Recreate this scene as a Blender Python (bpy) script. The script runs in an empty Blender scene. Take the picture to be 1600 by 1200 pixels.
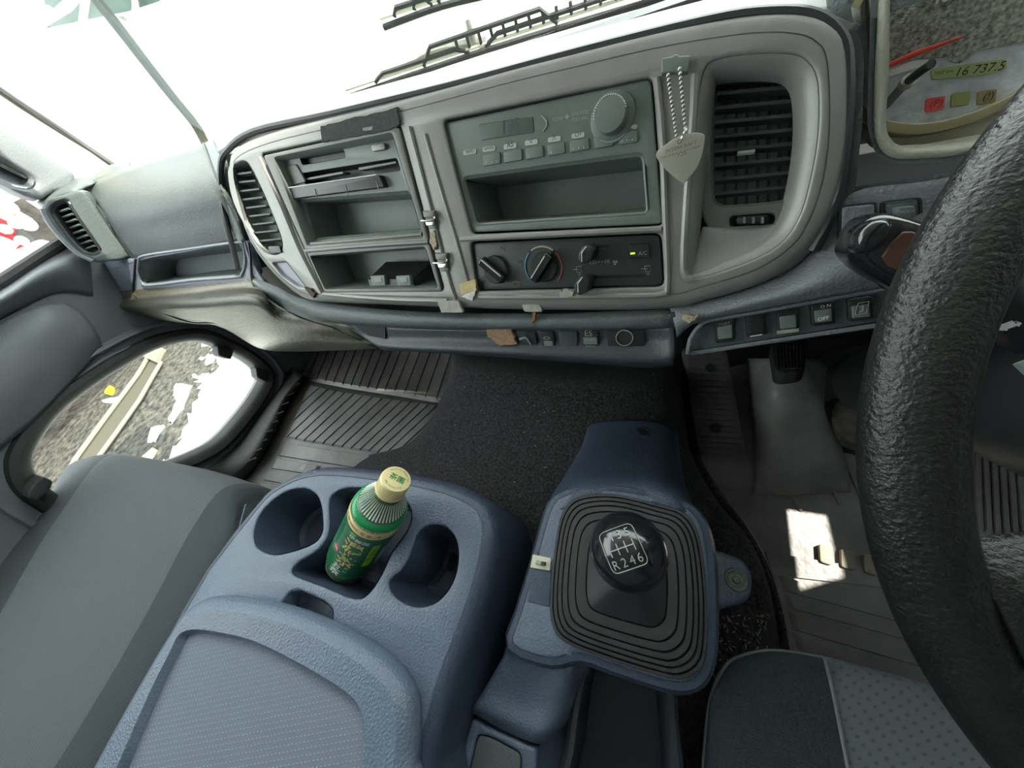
import bpy, math, random
import numpy as np
from mathutils import Vector, Matrix
from mathutils.geometry import tessellate_polygon
random.seed(4); rng = np.random.default_rng(4)
scene = bpy.context.scene
COL = scene.collection
H = 1.75                       # camera height above the street
# ------------------------------------------------------------------ camera
FOC = 500.0                    # focal length in pixels of a 1600 px wide frame
_f = np.array([240, 890, FOC]); _f /= np.linalg.norm(_f)
_l = np.array([-1280, 80, FOC]); _l -= _f * (_l @ _f); _l /= np.linalg.norm(_l)
_x, _y = -_l, _f
_z = -np.cross(_x, _y)
M = np.array([_x, _y, _z])     # rows: cab right, cab forward, cab up in camera axes
cam = bpy.data.cameras.new('camera'); cam.sensor_width = 36; cam.lens = FOC / 1600 * 36
cam.clip_start = .01; cam.clip_end = 300
camo = bpy.data.objects.new('camera', cam); COL.objects.link(camo)
R3 = Matrix([[M[i][0], M[i][1], -M[i][2]] for i in range(3)])
camo.matrix_world = Matrix.Translation((0, 0, H)) @ R3.to_4x4()
scene.camera = camo
# ------------------------------------------------------------------ world, sun, exposure
w = bpy.data.worlds.new('sky'); scene.world = w; w.use_nodes = True
bg = w.node_tree.nodes['Background']; bg.inputs[0].default_value = (.93, .98, 1, 1); bg.inputs[1].default_value = 5.0
sun = bpy.data.lights.new('sun', 'SUN'); sun.energy = 11; sun.angle = .009; sun.color = (1, .93, .80)
suno = bpy.data.objects.new('sun', sun); COL.objects.link(suno)
SUNDIR = Vector((.75, .4, 1)).normalized()
suno.rotation_euler = SUNDIR.to_track_quat('Z', 'Y').to_euler(); suno.location = (3, 3, 6)
vs = scene.view_settings
vs.view_transform = 'Standard'; vs.look = 'None'; vs.gamma = 1; vs.use_curve_mapping = False; vs.exposure = 0.18

# ------------------------------------------------------------------ projection helpers: sight line -> point on a real surface
def ray(px, py): return M @ np.array([px - 800.0, 600.0 - py, FOC])
def onZ(px, py, z): r = ray(px, py); return r * (z / r[2])
def onY(px, py, y): r = ray(px, py); return r * (y / r[1])
def onX(px, py, x): r = ray(px, py); return r * (x / r[0])
def onD(px, py, d): return ray(px, py) * (d / FOC)
def nrm(v): v = np.array(v, float); return v / np.linalg.norm(v)
class Pl:
    def __init__(s, o, u, v):
        s.o = np.array(o, float); s.u = nrm(u); v = np.array(v, float); v = v - s.u * (v @ s.u); s.v = nrm(v); s.w = np.cross(s.u, s.v)
    def hit(s, px, py, h=0.0):
        r = ray(px, py); o = s.o + s.w * h
        return r * ((o @ s.w) / (r @ s.w))
    def uv(s, px, py, h=0.0):
        p = s.hit(px, py, h) - s.o; return np.array([p @ s.u, p @ s.v])
    def at(s, u, v, h=0.0): return s.o + s.u * u + s.v * v + s.w * h
    def uvs(s, pts, h=0.0): return [s.uv(a, b, h) for a, b in pts]

# ------------------------------------------------------------------ materials
MATS = {}
def mat(name, col, rough=.5, metal=0, bump=None, var=0, varscale=8, coat=0, emit=None, alpha=None, spec=.5, sheen=0, trans=0):
    m = bpy.data.materials.new(name); m.use_nodes = True; nt = m.node_tree; b = nt.nodes['Principled BSDF']
    b.inputs['Base Color'].default_value = (*col, 1); b.inputs['Roughness'].default_value = rough; b.inputs['Metallic'].default_value = metal
    b.inputs['Coat Weight'].default_value = coat; b.inputs['Specular IOR Level'].default_value = spec
    b.inputs['Sheen Weight'].default_value = sheen
    tc = nt.nodes.new('ShaderNodeTexCoord')
    if var:
        n = nt.nodes.new('ShaderNodeTexNoise'); n.inputs['Scale'].default_value = varscale; n.inputs['Detail'].default_value = 6
        nt.links.new(tc.outputs['Object'], n.inputs['Vector'])
        r = nt.nodes.new('ShaderNodeMapRange'); r.inputs['From Min'].default_value = .3; r.inputs['From Max'].default_value = .7
        r.inputs['To Min'].default_value = 1 - var; r.inputs['To Max'].default_value = 1 + var
        nt.links.new(n.outputs['Fac'], r.inputs['Value'])
        mx = nt.nodes.new('ShaderNodeVectorMath'); mx.operation = 'SCALE'; mx.inputs[0].default_value = col
        nt.links.new(r.outputs[0], mx.inputs['Scale']); nt.links.new(mx.outputs[0], b.inputs['Base Color'])
    if bump:
        kind, sc, dist = bump
        if kind == 'grain':
            n = nt.nodes.new('ShaderNodeTexVoronoi'); n.inputs['Scale'].default_value = sc; out = n.outputs['Distance']
        elif kind == 'noise':
            n = nt.nodes.new('ShaderNodeTexNoise'); n.inputs['Scale'].default_value = sc; n.inputs['Detail'].default_value = 4; out = n.outputs['Fac']
        elif kind == 'wave':
            n = nt.nodes.new('ShaderNodeTexWave'); n.inputs['Scale'].default_value = sc; out = n.outputs['Fac']
        nt.links.new(tc.outputs['Object'], n.inputs['Vector'])
        bp = nt.nodes.new('ShaderNodeBump'); bp.inputs['Strength'].default_value = 1; bp.inputs['Distance'].default_value = dist
        nt.links.new(out, bp.inputs['Height']); nt.links.new(bp.outputs[0], b.inputs['Normal'])
    if emit: b.inputs['Emission Color'].default_value = (*emit[0], 1); b.inputs['Emission Strength'].default_value = emit[1]
    if trans: b.inputs['Transmission Weight'].default_value = trans
    MATS[name] = m; return m
def glass(name, tint, gloss=.08):
    m = bpy.data.materials.new(name); m.use_nodes = True; nt = m.node_tree; nt.nodes.remove(nt.nodes['Principled BSDF'])
    t = nt.nodes.new('ShaderNodeBsdfTransparent'); t.inputs[0].default_value = (*tint, 1)
    g = nt.nodes.new('ShaderNodeBsdfGlossy'); g.inputs['Roughness'].default_value = .02
    fr = nt.nodes.new('ShaderNodeLayerWeight'); fr.inputs['Blend'].default_value = .25
    mm = nt.nodes.new('ShaderNodeMath'); mm.operation = 'MULTIPLY'; mm.inputs[1].default_value = gloss * 6
    nt.links.new(fr.outputs['Fresnel'], mm.inputs[0])
    mx = nt.nodes.new('ShaderNodeMixShader'); nt.links.new(mm.outputs[0], mx.inputs[0]); nt.links.new(t.outputs[0], mx.inputs[1]); nt.links.new(g.outputs[0], mx.inputs[2])
    nt.links.new(mx.outputs[0], nt.nodes['Material Output'].inputs[0]); MATS[name] = m; return m
SILVER = mat('silver plastic', (.28, .275, .26), .42, .25, ('noise', 900, .00012), .08, 30)
SILVER2 = mat('grey storage frame plastic', (.15, .15, .14), .42, .15, ('noise', 900, .0001), .06, 30)
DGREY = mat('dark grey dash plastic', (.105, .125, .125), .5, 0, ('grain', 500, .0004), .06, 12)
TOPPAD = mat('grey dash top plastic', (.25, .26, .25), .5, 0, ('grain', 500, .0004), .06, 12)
LGREY = mat('grey leather grain plastic', (.17, .185, .195), .45, 0, ('grain', 460, .0005), .05, 12)
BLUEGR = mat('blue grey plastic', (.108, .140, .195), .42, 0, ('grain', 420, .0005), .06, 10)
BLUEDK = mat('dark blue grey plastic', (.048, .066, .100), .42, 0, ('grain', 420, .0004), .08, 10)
TRAY = mat('pale blue grey tray plastic', (.17, .19, .235), .5, 0, ('grain', 420, .0004), .05, 10)
HAZEB = mat('haze lifted black plastic', (.165, .195, .178), .45, 0, None, .1, 25)  # black plastic with the lens haze lifted into its base colour
PANELB = mat('heater panel black', (.036, .044, .040), .45)
SLATB = mat('vent slat black', (.034, .042, .038), .5)
SLATE = mat('dark slate plastic', (.05, .058, .070), .45, 0, ('grain', 420, .0003), .08, 10)
BLACK = mat('black plastic', (.022, .025, .026), .42, 0, None, .15, 30)
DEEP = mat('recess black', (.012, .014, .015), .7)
GLOSSB = mat('glossy black', (.012, .012, .014), .16, 0, None, 0, 8, .5)
WHITEP = mat('white print', (.75, .76, .72), .6)
GREYP = mat('grey print', (.34, .36, .34), .6)
CREAM = mat('cream painted metal', (.70, .66, .52), .45, 0, None, .06, 6)
RUBBER = mat('black rubber', (.035, .036, .036), .6, 0, ('noise', 300, .0004), .2, 20)
MATD = mat('lightened driver rubber mat', (.23, .222, .215), .4, 0, ('noise', 90, .0010), .3, 14)  # paler than the passenger mat, standing in for more light in the foot well
MATR = mat('worn rubber mat', (.125, .119, .114), .42, 0, ('noise', 120, .0008), .35, 14)
CARPET = mat('charcoal carpet', (.050, .050, .054), .95, 0, ('noise', 500, .006), .8, 230, sheen=.1, spec=.15)
BOOTM = mat('bellows rubber', (.030, .031, .033), .5, 0, ('noise', 500, .0002), .1, 30)
DOORM = mat('door grey plastic', (.19, .20, .215), .5, 0, ('grain', 500, .0003), .05, 6)
LEATHER = mat('wheel leather', (.011, .011, .010), .33, 0, ('noise', 460, .0009), .2, 60)
CHROME = mat('bright metal', (.62, .6, .55), .25, 1)
STEEL = mat('dull steel', (.42, .41, .37), .4, .7, None, .15, 60)
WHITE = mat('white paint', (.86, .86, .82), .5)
RED = mat('red paint', (.22, .008, .012), .5, spec=.2)
# ------------------------------------------------------------------ mesh helpers (cab coordinates, camera at origin; H is added at the end)
def finish(me, ang=.6):
    me.validate()
    me.polygons.foreach_set('use_smooth', [True] * len(me.polygons))
    me.set_sharp_from_angle(angle=ang); me.update(); return me
def mesh(name, V, F, m, par=None, ang=.6, **kw):
    me = bpy.data.meshes.new(name); me.from_pydata([tuple(map(float, v)) for v in V], [], [tuple(map(int, q)) for q in F]); finish(me, ang)
    for mm in (m if isinstance(m, (list, tuple)) else [m]): me.materials.append(mm)
    o = bpy.data.objects.new(name, me); COL.objects.link(o)
    if par: o.parent = par
    tag(o, **kw); return o
def tag(o, label=None, cat=None, group=None, kind=None):
    if label: o['label'] = label
    if cat: o['category'] = cat
    if group: o['group'] = group
    if kind: o['kind'] = kind
def thing(name, label, cat, group=None):
    o = bpy.data.objects.new(name, None); o.empty_display_size = .05; COL.objects.link(o); tag(o, label, cat, group); return o
def dense(loop, ccw=True):
    a = sum(loop[i][0] * loop[(i + 1) % len(loop)][1] - loop[(i + 1) % len(loop)][0] * loop[i][1] for i in range(len(loop)))
    return loop if (a > 0) == ccw else loop[::-1]
def rnd(pts, r, n=4):
    out = []; N = len(pts)
    for i in range(N):
        p, a, b = np.array(pts[i]), np.array(pts[i - 1]), np.array(pts[(i + 1) % N])
        da, db = np.linalg.norm(a - p), np.linalg.norm(b - p); q = min(r, da * .45, db * .45)
        A = p + (a - p) / da * q; B = p + (b - p) / db * q
        for k in range(n + 1):
            t = k / n; out.append(A * (1 - t) ** 2 + 2 * p * t * (1 - t) + B * t * t)
    return out
def crom(P, n, closed=False):
    P = [np.array(p, float) for p in P]; N = len(P); out = []
    for i in range(N if closed else N - 1):
        if closed: a, b, c, d = P[i - 1], P[i], P[(i + 1) % N], P[(i + 2) % N]
        else: a = P[i - 1] if i else 2 * P[0] - P[1]; b, c = P[i], P[i + 1]; d = P[i + 2] if i + 2 < N else 2 * P[-1] - P[-2]
        for k in range(n):
            t = k / n; out.append(.5 * (2 * b + (c - a) * t + (2 * a - 5 * b + 4 * c - d) * t * t + (3 * b - a - 3 * c + d) * t ** 3))
    if not closed: out.append(P[-1])
    return out
def off(loop, d):
    """offset a CCW loop outwards by d"""
    N = len(loop); out = []
    for i in range(N):
        p = np.array(loop[i]); a = p - loop[i - 1]; b = np.array(loop[(i + 1) % N]) - p
        a = a / (np.linalg.norm(a) + 1e-9); b = b / (np.linalg.norm(b) + 1e-9)
        na = np.array([a[1], -a[0]]); nb = np.array([b[1], -b[0]]); n = na + nb; L = np.linalg.norm(n)
        n = n / (L + 1e-9); c = max(.5, n @ na); out.append(p + n * (d / c))
    return out
def plate(name, pl, loops, h0, h1, m, par=None, bev=0, ang=.6, **kw):
    """extruded flat plate: loops[0] outline, others holes, in plane uv; top at h1, bottom h0, bevelled top edge"""
    loops = [dense([np.array(p) for p in l]) for l in loops]
    V = []; F = []; tops = []
    steps = [(bev * (1 - math.sin(t)), bev * (1 - math.cos(t))) for t in (0, .52, 1.05, 1.5708)] if bev else [(0, 0)]
    # profile from side (d=0, h=h1-bev) to top (d=-bev, h=h1)
    prof = [(0, h0)] + ([(-bev * (1 - math.cos(t)), h1 - bev * (1 - math.sin(t))) for t in (0, .52, 1.05, 1.5708)] if bev else [(0, h1)])
    for li, l in enumerate(loops):
        s = 1 if li == 0 else -1; base = len(V); n = len(l); rings = []
        for d, h in prof:
            r = off(l, d * s) if d else l
            for p in r: V.append(pl.at(p[0], p[1], h))
            rings.append((len(V) - n, r))
        for k in range(len(rings) - 1):
            A, B = rings[k][0], rings[k + 1][0]
            for i in range(n):
                j = (i + 1) % n
                q = (A + i, A + j, B + j, B + i); F.append(q if s == 1 else q[::-1])
        tops.append(rings[-1]); 
        if li == 0: bot0 = rings[0]
    polys = [[Vector((p[0], p[1], 0)) for p in r] for _, r in tops]
    idx = [b + i for b, r in tops for i in range(len(r))]
    flat = [p for r in polys for p in r]
    for t in tessellate_polygon(polys):
        a, b, c = t
        ar = (flat[b] - flat[a]).cross(flat[c] - flat[a]).z
        if abs(ar) < 1e-14: continue
        F.append((idx[a], idx[b], idx[c]) if ar > 0 else (idx[a], idx[c], idx[b]))
    # bottom
    if len(loops) == 1:
        polys = [[Vector((p[0], p[1], 0)) for p in bot0[1]]]
        for t in tessellate_polygon(polys):
            F.append(tuple(bot0[0] + k for k in t))
    return mesh(name, V, F, m, par, ang, **kw)
def quad(name, pl, px, h0, h1, m, par=None, r=0, bev=0, href=None, **kw):
    l = pl.uvs(px, h1 if href is None else href)
    if r: l = rnd(l, r)
    return plate(name, pl, [l], h0, h1, m, par, bev, **kw)
def rim(name, pl, loop, prof, m, par=None, cap=False, **kw):
    """sweep a (d,h) profile round a closed loop"""
    loop = dense([np.array(p) for p in loop]); n = len(loop); V = []; F = []
    for d, h in prof:
        for p in (off(loop, d) if d else loop): V.append(pl.at(p[0], p[1], h))
    for k in range(len(prof) - 1):
        for i in range(n):
            j = (i + 1) % n; F.append((k * n + i, k * n + j, (k + 1) * n + j, (k + 1) * n + i))
    if cap:
        b = (len(prof) - 1) * n; l2 = off(loop, prof[-1][0])
        for t in tessellate_polygon([[Vector((p[0], p[1], 0)) for p in l2]]): F.append(tuple(b + k for k in t))
    return mesh(name, V, F, m, par, **kw)
def patch(name, grid, m, par=None, su=5, sv=5, thick=.004, **kw):
    rows = [crom(r, su) for r in grid]; cols = list(zip(*rows)); cc = [crom(c, sv) for c in cols]
    nu, nv = len(cc), len(cc[0]); V = [p for c in cc for p in c]
    F = [(i * nv + j, i * nv + j + 1, (i + 1) * nv + j + 1, (i + 1) * nv + j) for i in range(nu - 1) for j in range(nv - 1)]
    # orient faces towards the camera so that the thickness goes behind
    s = 0
    for q in F[::7]:
        a, b, c = V[q[0]], V[q[1]], V[q[2]]; s += np.cross(b - a, c - a) @ (-a)
    if s < 0: F = [q[::-1] for q in F]
    o = mesh(name, V, F, m, par, 1.2, **kw)
    if thick:
        md = o.modifiers.new('thickness', 'SOLIDIFY'); md.thickness = thick; md.offset = -1
    return o
def tube(name, pts, r, m, par=None, n=8, closed=False, sm=0, flat=1, **kw):
    P = [np.array(p, float) for p in pts]
    rr = list(r) if isinstance(r, (list, tuple)) else [r] * len(P)
    if sm:
        P = crom(P, sm, closed); rr = list(np.interp(np.linspace(0, 1, len(P)), np.linspace(0, 1, len(rr)), rr))
    N = len(P); V = []; F = []; up = np.array([.13, .29, .95])
    for i in range(N):
        t = (P[(i + 1) % N] - P[i - 1]) if closed or 0 < i < N - 1 else (P[1] - P[0] if i == 0 else P[-1] - P[-2])
        t = nrm(t); a = nrm(np.cross(t, up)); b = np.cross(a, t)
        for k in range(n):
            th = 2 * math.pi * k / n; V.append(P[i] + (a * math.cos(th) + b * math.sin(th) * flat) * rr[i])
    for i in range(N if closed else N - 1):
        for k in range(n):
            j = (i + 1) % N; l = (k + 1) % n; F.append((i * n + k, j * n + k, j * n + l, i * n + l))
    if not closed: F.append(tuple(range(n))); F.append(tuple((N - 1) * n + k for k in reversed(range(n))))
    return mesh(name, V, F, m, par, **kw)
def lathe(name, o, ax, prof, m, par=None, n=32, capend=True, xdir=None, **kw):
    """prof: (radius, height along axis)"""
    o = np.array(o, float); ax = nrm(ax); a = nrm(np.cross(ax, [.1, .2, 1] if abs(ax[2]) < .9 else [0, 1, .1])); 
    if xdir is not None: a = nrm(np.array(xdir) - ax * (np.array(xdir) @ ax))
    b = np.cross(ax, a); V = []; F = []
    for r, h in prof:
        for k in range(n):
            t = 2 * math.pi * k / n; V.append(o + ax * h + (a * math.cos(t) + b * math.sin(t)) * r)
    for i in range(len(prof) - 1):
        for k in range(n):
            l = (k + 1) % n; F.append((i * n + k, i * n + l, (i + 1) * n + l, (i + 1) * n + k))
    if capend: F.append(tuple(reversed(range(n)))); F.append(tuple((len(prof) - 1) * n + k for k in range(n)))
    return mesh(name, V, F, m, par, **kw)
def box(name, lo, hi, m, par=None, **kw):
    x0, y0, z0 = lo; x1, y1, z1 = hi
    V = [(x, y, z) for x in (x0, x1) for y in (y0, y1) for z in (z0, z1)]
    return mesh(name, V, [(0, 1, 3, 2), (4, 6, 7, 5), (0, 4, 5, 1), (2, 3, 7, 6), (0, 2, 6, 4), (1, 5, 7, 3)], m, par, **kw)
def textdata(s, ext=0.0, bold=0):
    cu = bpy.data.curves.new('t', 'FONT'); cu.body = s; cu.size = 1; cu.offset = bold; cu.resolution_u = 3
    o = bpy.data.objects.new('t', cu); me = bpy.data.meshes.new_from_object(o)
    V = np.array([v.co[:] for v in me.vertices]) if len(me.vertices) else np.zeros((0, 3)); F = [tuple(p.vertices) for p in me.polygons]
    bpy.data.objects.remove(o); bpy.data.curves.remove(cu); bpy.data.meshes.remove(me)
    return V, F
def text(name, s, pl, a, b, m, par=None, h=.0006, hs=1.0, bold=0.0):
    """lettering on a plane; baseline from pixel a to pixel b"""
    V, F = textdata(s, bold=bold)
    if not len(V): return None
    A, B = pl.uv(*a, h), pl.uv(*b, h); x0, x1 = V[:, 0].min(), V[:, 0].max(); L = np.linalg.norm(B - A); k = L / (x1 - x0); d = (B - A) / L; n = np.array([-d[1], d[0]])
    W = [pl.at(*(A + d * (v[0] - x0) * k + n * v[1] * k * hs), h) for v in V]
    return mesh(name, W, F, m, par)
def gridsplit(grid, ranges, su=6, sv=6, par=None, thick=0):
    """one smooth surface cut into parts by control-column ranges: [(name, c0, c1, material, label)]"""
    rows = [crom(r, su) for r in grid]; cols = list(zip(*rows)); cc = [crom(c, sv) for c in cols]
    nv = len(cc[0]); out = []
    for nm, c0, c1, m, lab in ranges:
        sub = cc[c0 * su:c1 * su + 1]; V = [p for c in sub for p in c]
        F = [(i * nv + j, i * nv + j + 1, (i + 1) * nv + j + 1, (i + 1) * nv + j) for i in range(len(sub) - 1) for j in range(nv - 1)]
        s = sum(np.cross(V[q[1]] - V[q[0]], V[q[2]] - V[q[0]]) @ (-V[q[0]]) for q in F[::5])
        if s < 0: F = [q[::-1] for q in F]
        o = mesh(nm, V, F, m, par, 1.2, label=lab)
        if thick: md = o.modifiers.new('thickness', 'SOLIDIFY'); md.thickness = thick; md.offset = -1
        out.append(o)
    return out
def slabs(name, quads3, up, hgt, m, par=None, **kw):
    V = []; F = []
    for q in quads3:
        b = len(V); q = [np.array(p) for p in q]; c = sum(q) / 4
        V += q + [c + (p - c) * .93 + np.array(up) * hgt for p in q]
        F += [(b + 4, b + 5, b + 6, b + 7)] + [(b + i, b + (i + 1) % 4, b + 4 + (i + 1) % 4, b + 4 + i) for i in range(4)]
    return mesh(name, V, F, m, par, .3, **kw)
def lerp(a, b, t): return tuple(np.array(a, float) * (1 - t) + np.array(b, float) * t)
def fabric(name, col, kx, ky, lo, hi, diag=0, bump=.0004, power=1.0):
    """woven or perforated cloth: regular pattern in object space"""
    m = mat(name, col, .85, 0, None, 0, sheen=.08); nt = m.node_tree; b = nt.nodes['Principled BSDF']
    tc = nt.nodes.new('ShaderNodeTexCoord'); sp = nt.nodes.new('ShaderNodeSeparateXYZ'); nt.links.new(tc.outputs['Object'], sp.inputs[0])
    def mt(op, a, bb=None):
        n = nt.nodes.new('ShaderNodeMath'); n.operation = op
        for i, v in enumerate((a, bb)):
            if v is None: continue
            if isinstance(v, (int, float)): n.inputs[i].default_value = v
            else: nt.links.new(v, n.inputs[i])
        return n.outputs[0]
    X, Y = sp.outputs[0], sp.outputs[1]
    if diag: X2 = mt('ADD', X, mt('MULTIPLY', Y, diag)); Y2 = mt('SUBTRACT', Y, mt('MULTIPLY', X, diag))
    else: X2, Y2 = X, Y
    s = mt('SINE', mt('MULTIPLY', X2, kx))
    if ky: s = mt('MULTIPLY', mt('ADD', mt('MULTIPLY', s, .5), .5), mt('ADD', mt('MULTIPLY', mt('SINE', mt('MULTIPLY', Y2, ky)), .5), .5))
    else: s = mt('ADD', mt('MULTIPLY', s, .5), .5)
    s = mt('POWER', s, power)
    mr = nt.nodes.new('ShaderNodeMapRange'); mr.inputs['To Min'].default_value = lo; mr.inputs['To Max'].default_value = hi; nt.links.new(s, mr.inputs['Value'])
    v = nt.nodes.new('ShaderNodeVectorMath'); v.operation = 'SCALE'; v.inputs[0].default_value = col; nt.links.new(mr.outputs[0], v.inputs['Scale']); nt.links.new(v.outputs[0], b.inputs['Base Color'])
    bp = nt.nodes.new('ShaderNodeBump'); bp.inputs['Distance'].default_value = bump; nt.links.new(s, bp.inputs['Height']); nt.links.new(bp.outputs[0], b.inputs['Normal'])
    return m
TWILL = fabric('grey ribbed seat cloth', (.070, .080, .090), 1300, 0, .8, 1.2, .9)
SEATDK = fabric('dark seat cloth', (.022, .030, .037), 2600, 2600, .9, 1.15)
CHECK = fabric('grey patterned seat cloth', (.098, .112, .122), 520, 900, 1.08, .62, .7, .0003, 3.0)
PERF = fabric('perforated blue grey cloth', (.155, .18, .235), 1250, 1250, .88, 1.9, .45, .0006, 5.0)
WSH = glass('windscreen glass', (.97, 1, .98), .014)
LENS = glass('clear lens', (.9, .95, .9), .06)

# ================================================================== THE SETTING
box('floor', (-1.15, -1.0, -.78), (.88, .62, -.735), RUBBER, kind='structure', label='dark cab floor under the rubber mats')
box('wall_front', (-1.15, .60, -.78), (.88, .63, -.12), BLACK, kind='structure', label='dark bulkhead behind the dashboard')
box('wall_back', (-1.15, -.95, -.78), (.88, -.90, .50), DOORM, kind='structure', label='grey back wall of the cab')
box('ceiling', (-1.18, -.95, .50), (.90, .62, .54), mat('grey roof lining', (.36, .37, .38), .9), kind='structure', label='grey cab roof lining')
DP = Pl((-1.15, 0, 0), (0, -1, 0), (0, 0, 1))      # left door plane; w points to +x? (u x v)
if DP.w[0] < 0: DP = Pl((-1.15, 0, 0), (0, 1, 0), (0, 0, 1))
sill = [(.60, -.115), (-.95, -.115)]
lw = [(52, 722), (58, 700), (80, 665), (110, 632), (160, 595), (200, 570), (245, 546), (285, 535), (318, 533), (350, 545), (385, 562), (412, 588), (400, 618), (375, 652), (340, 690), (300, 712), (255, 730), (190, 765), (130, 790), (85, 770), (60, 748)]
lwl = crom(DP.uvs(lw), 3, True)
def dpuv(y, z): p = np.array([-1.15, y, z]) - DP.o; return np.array([p @ DP.u, p @ DP.v])
d1 = thing('door_1', 'grey passenger door with a low window near the floor', None); d1['kind'] = 'structure'
dl = [dpuv(.56, -.125), dpuv(-.9, -.115), dpuv(-.9, -.74), dpuv(.56, -.74)]
plate('door_panel', DP, [dl, lwl], -.05, 0, DOORM, d1, .004)
rim('window_surround', DP, lwl, [(.034, .001), (.030, .012), (.020, .016), (.010, .010), (.004, .004), (0, -.002), (-.003, -.03)], RUBBER, d1)
rim('window_seal', DP, off(dense(lwl), .052), [(.010, 0), (.006, .012), (0, .014), (-.006, .006)], DOORM, d1)
tube('window_sill_seal', [onX(-120, 505, -1.13), onX(0, 441, -1.13), onX(55, 405, -1.13), onX(106, 372, -1.13)], .010, RUBBER, d1)
patch('door_armrest', [[onX(-60, 560, -1.14), onX(0, 505, -1.13), onX(60, 478, -1.13), onX(104, 474, -1.14)],
                       [onX(-60, 590, -1.12), onX(20, 540, -1.11), onX(80, 505, -1.11), onX(130, 490, -1.135)],
                       [onX(-60, 650, -1.12), onX(40, 600, -1.11), onX(110, 550, -1.115), onX(152, 520, -1.13)],
                       [onX(-60, 740, -1.14), onX(40, 670, -1.135), onX(110, 600, -1.135), onX(162, 545, -1.145)]], DOORM, d1, 6, 6)
patch('door_upper_roll', [[onX(-90, 500, -1.13), onX(0, 452, -1.13), onX(60, 412, -1.13), onX(118, 378, -1.13)],
                          [onX(-90, 520, -1.09), onX(10, 465, -1.09), onX(70, 428, -1.10), onX(140, 405, -1.11)],
                          [onX(-90, 550, -1.14), onX(20, 490, -1.145), onX(90, 458, -1.145), onX(146, 462, -1.145)]], DOORM, d1, 6, 6)
for a in [(340, 548, 26, 14), (400, 582, 22, 16)]:
    quad('window_clip', DP, [(a[0], a[1] - 8), (a[0] + a[2], a[1] - 2), (a[0] + a[2] - 4, a[1] + a[3]), (a[0] + 2, a[1] + 8)], -.01, .02, RUBBER, d1, .006, .004)
quad('window_latch', DP, [(58, 752), (68, 744), (84, 752), (80, 764), (58, 784), (44, 778), (46, 766)], 0, .05, RUBBER, d1, .006, .004, href=.05)
tube('door_crease', [onX(x, y, -1.147) for x, y in [(0, 690), (60, 640), (120, 590), (180, 552), (230, 535)]], .004, DOORM, d1, sm=4)
# lower scuff strip of the door opening
st = patch('trim_2', [[onZ(478, 590, -.69), onZ(455, 622, -.69), onZ(432, 672, -.69), (onZ(400, 728, -.69)), onZ(345, 780, -.69)],
                      [onZ(472, 586, -.66), onZ(446, 620, -.66), onZ(420, 668, -.66), onZ(388, 718, -.66), onZ(330, 765, -.66)],
                      [onX(455, 575, -1.14), onX(440, 600, -1.14), onX(400, 655, -1.14), onX(365, 700, -1.14), onX(310, 740, -1.14)]], RUBBER, None, 5, 4, kind='structure', label='black ribbed rubber sill strip along the passenger door opening')
for k in range(9):
    a = lerp((466, 605), (398, 722), k / 8); c = onZ(a[0], a[1], -.672)
    tube('sill_rib', [c + (.004, .012, .004), c + (-.012, -.006, .012)], .003, RUBBER, st, 6)
plate('window_2', DP, [lwl], -.012, -.008, WSH, kind='structure', label='clear pane of the low window in the passenger door')
# upper door window, frame and pillar
up = Pl((-1.16, 0, 0), DP.u, DP.v)
plate('window_3', up, [[dpuv(.55, -.12), dpuv(-.6, -.12), dpuv(-.6, .45), dpuv(.55, .45)]], -.012, -.008, WSH, kind='structure', label='clear upper pane of the passenger door')
box('wall_left', (-1.19, -.95, -.12), (-1.15, -.6, .50), DOORM, kind='structure', label='grey pillar behind the passenger door')
box('wall_right', (.85, -.95, -.78), (.88, .62, -.10), DOORM, kind='structure', label='grey driver door side')
box('sun_blocker_3', (.85, -.95, -.10), (.88, .385, .50), DOORM, kind='structure', label='unseen grey panel added beside the driver to block the sun')  # unseen, added to keep sun off the seats and leave one gap
box('sun_blocker_5', (.85, .385, .22), (.88, .62, .50), DOORM, kind='structure', label='unseen panel added above the sun gap beside the driver')  # added top edge of the gap that shapes the sun patch
box('sun_blocker_6', (.85, .385, -.10), (.88, .62, .0), DOORM, kind='structure', label='unseen panel added below the sun gap beside the driver')  # added bottom edge of the same sun gap
box('sun_blocker_7', (.85, .53, .0), (.88, .62, .22), DOORM, kind='structure', label='unseen panel added ahead of the sun gap beside the driver')  # added front edge of the same sun gap
t1 = patch('trim_1', [[onX(-120, 60, -1.14), onX(0, 149, -1.14), onX(90, 207, -1.13), onX(181, 262, -1.10)],
                      [onX(-120, 110, -1.14), onX(0, 176, -1.13), onX(90, 232, -1.12), onX(150, 276, -1.09)],
                      [onX(-120, 150, -1.14), onX(0, 196, -1.13), onX(80, 250, -1.12), onX(120, 290, -1.10)]], CREAM, None, 5, 5, .012, kind='structure', label='cream painted front pillar of the cab')
tube('trim_4', [onX(-120, 52, -1.15), onX(0, 142, -1.15), onX(90, 201, -1.14), onX(184, 264, -1.10)], .0075, RUBBER, None, sm=4, kind='structure', label='black rubber edge of the windscreen along the pillar')
pm = thing('pillar_cover', 'grey plastic cover with a dark hollow on the door window corner', 'trim')
PC = Pl((-1.10, 0, 0), DP.u, DP.v)
pcl = crom(PC.uvs([(-120, 130), (0, 195), (60, 232), (108, 262), (120, 278), (112, 296), (85, 300), (62, 311), (30, 302), (0, 286), (-60, 262), (-140, 230)], .0), 3, True)
ph = crom(PC.uvs([(-60, 228), (0, 247), (28, 262), (50, 276), (53, 286), (44, 293), (18, 288), (-10, 276), (-60, 255)], .0), 3, True)
plate('cover_panel', PC, [pcl, ph], -.03, 0, DOORM, pm, .008)
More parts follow.
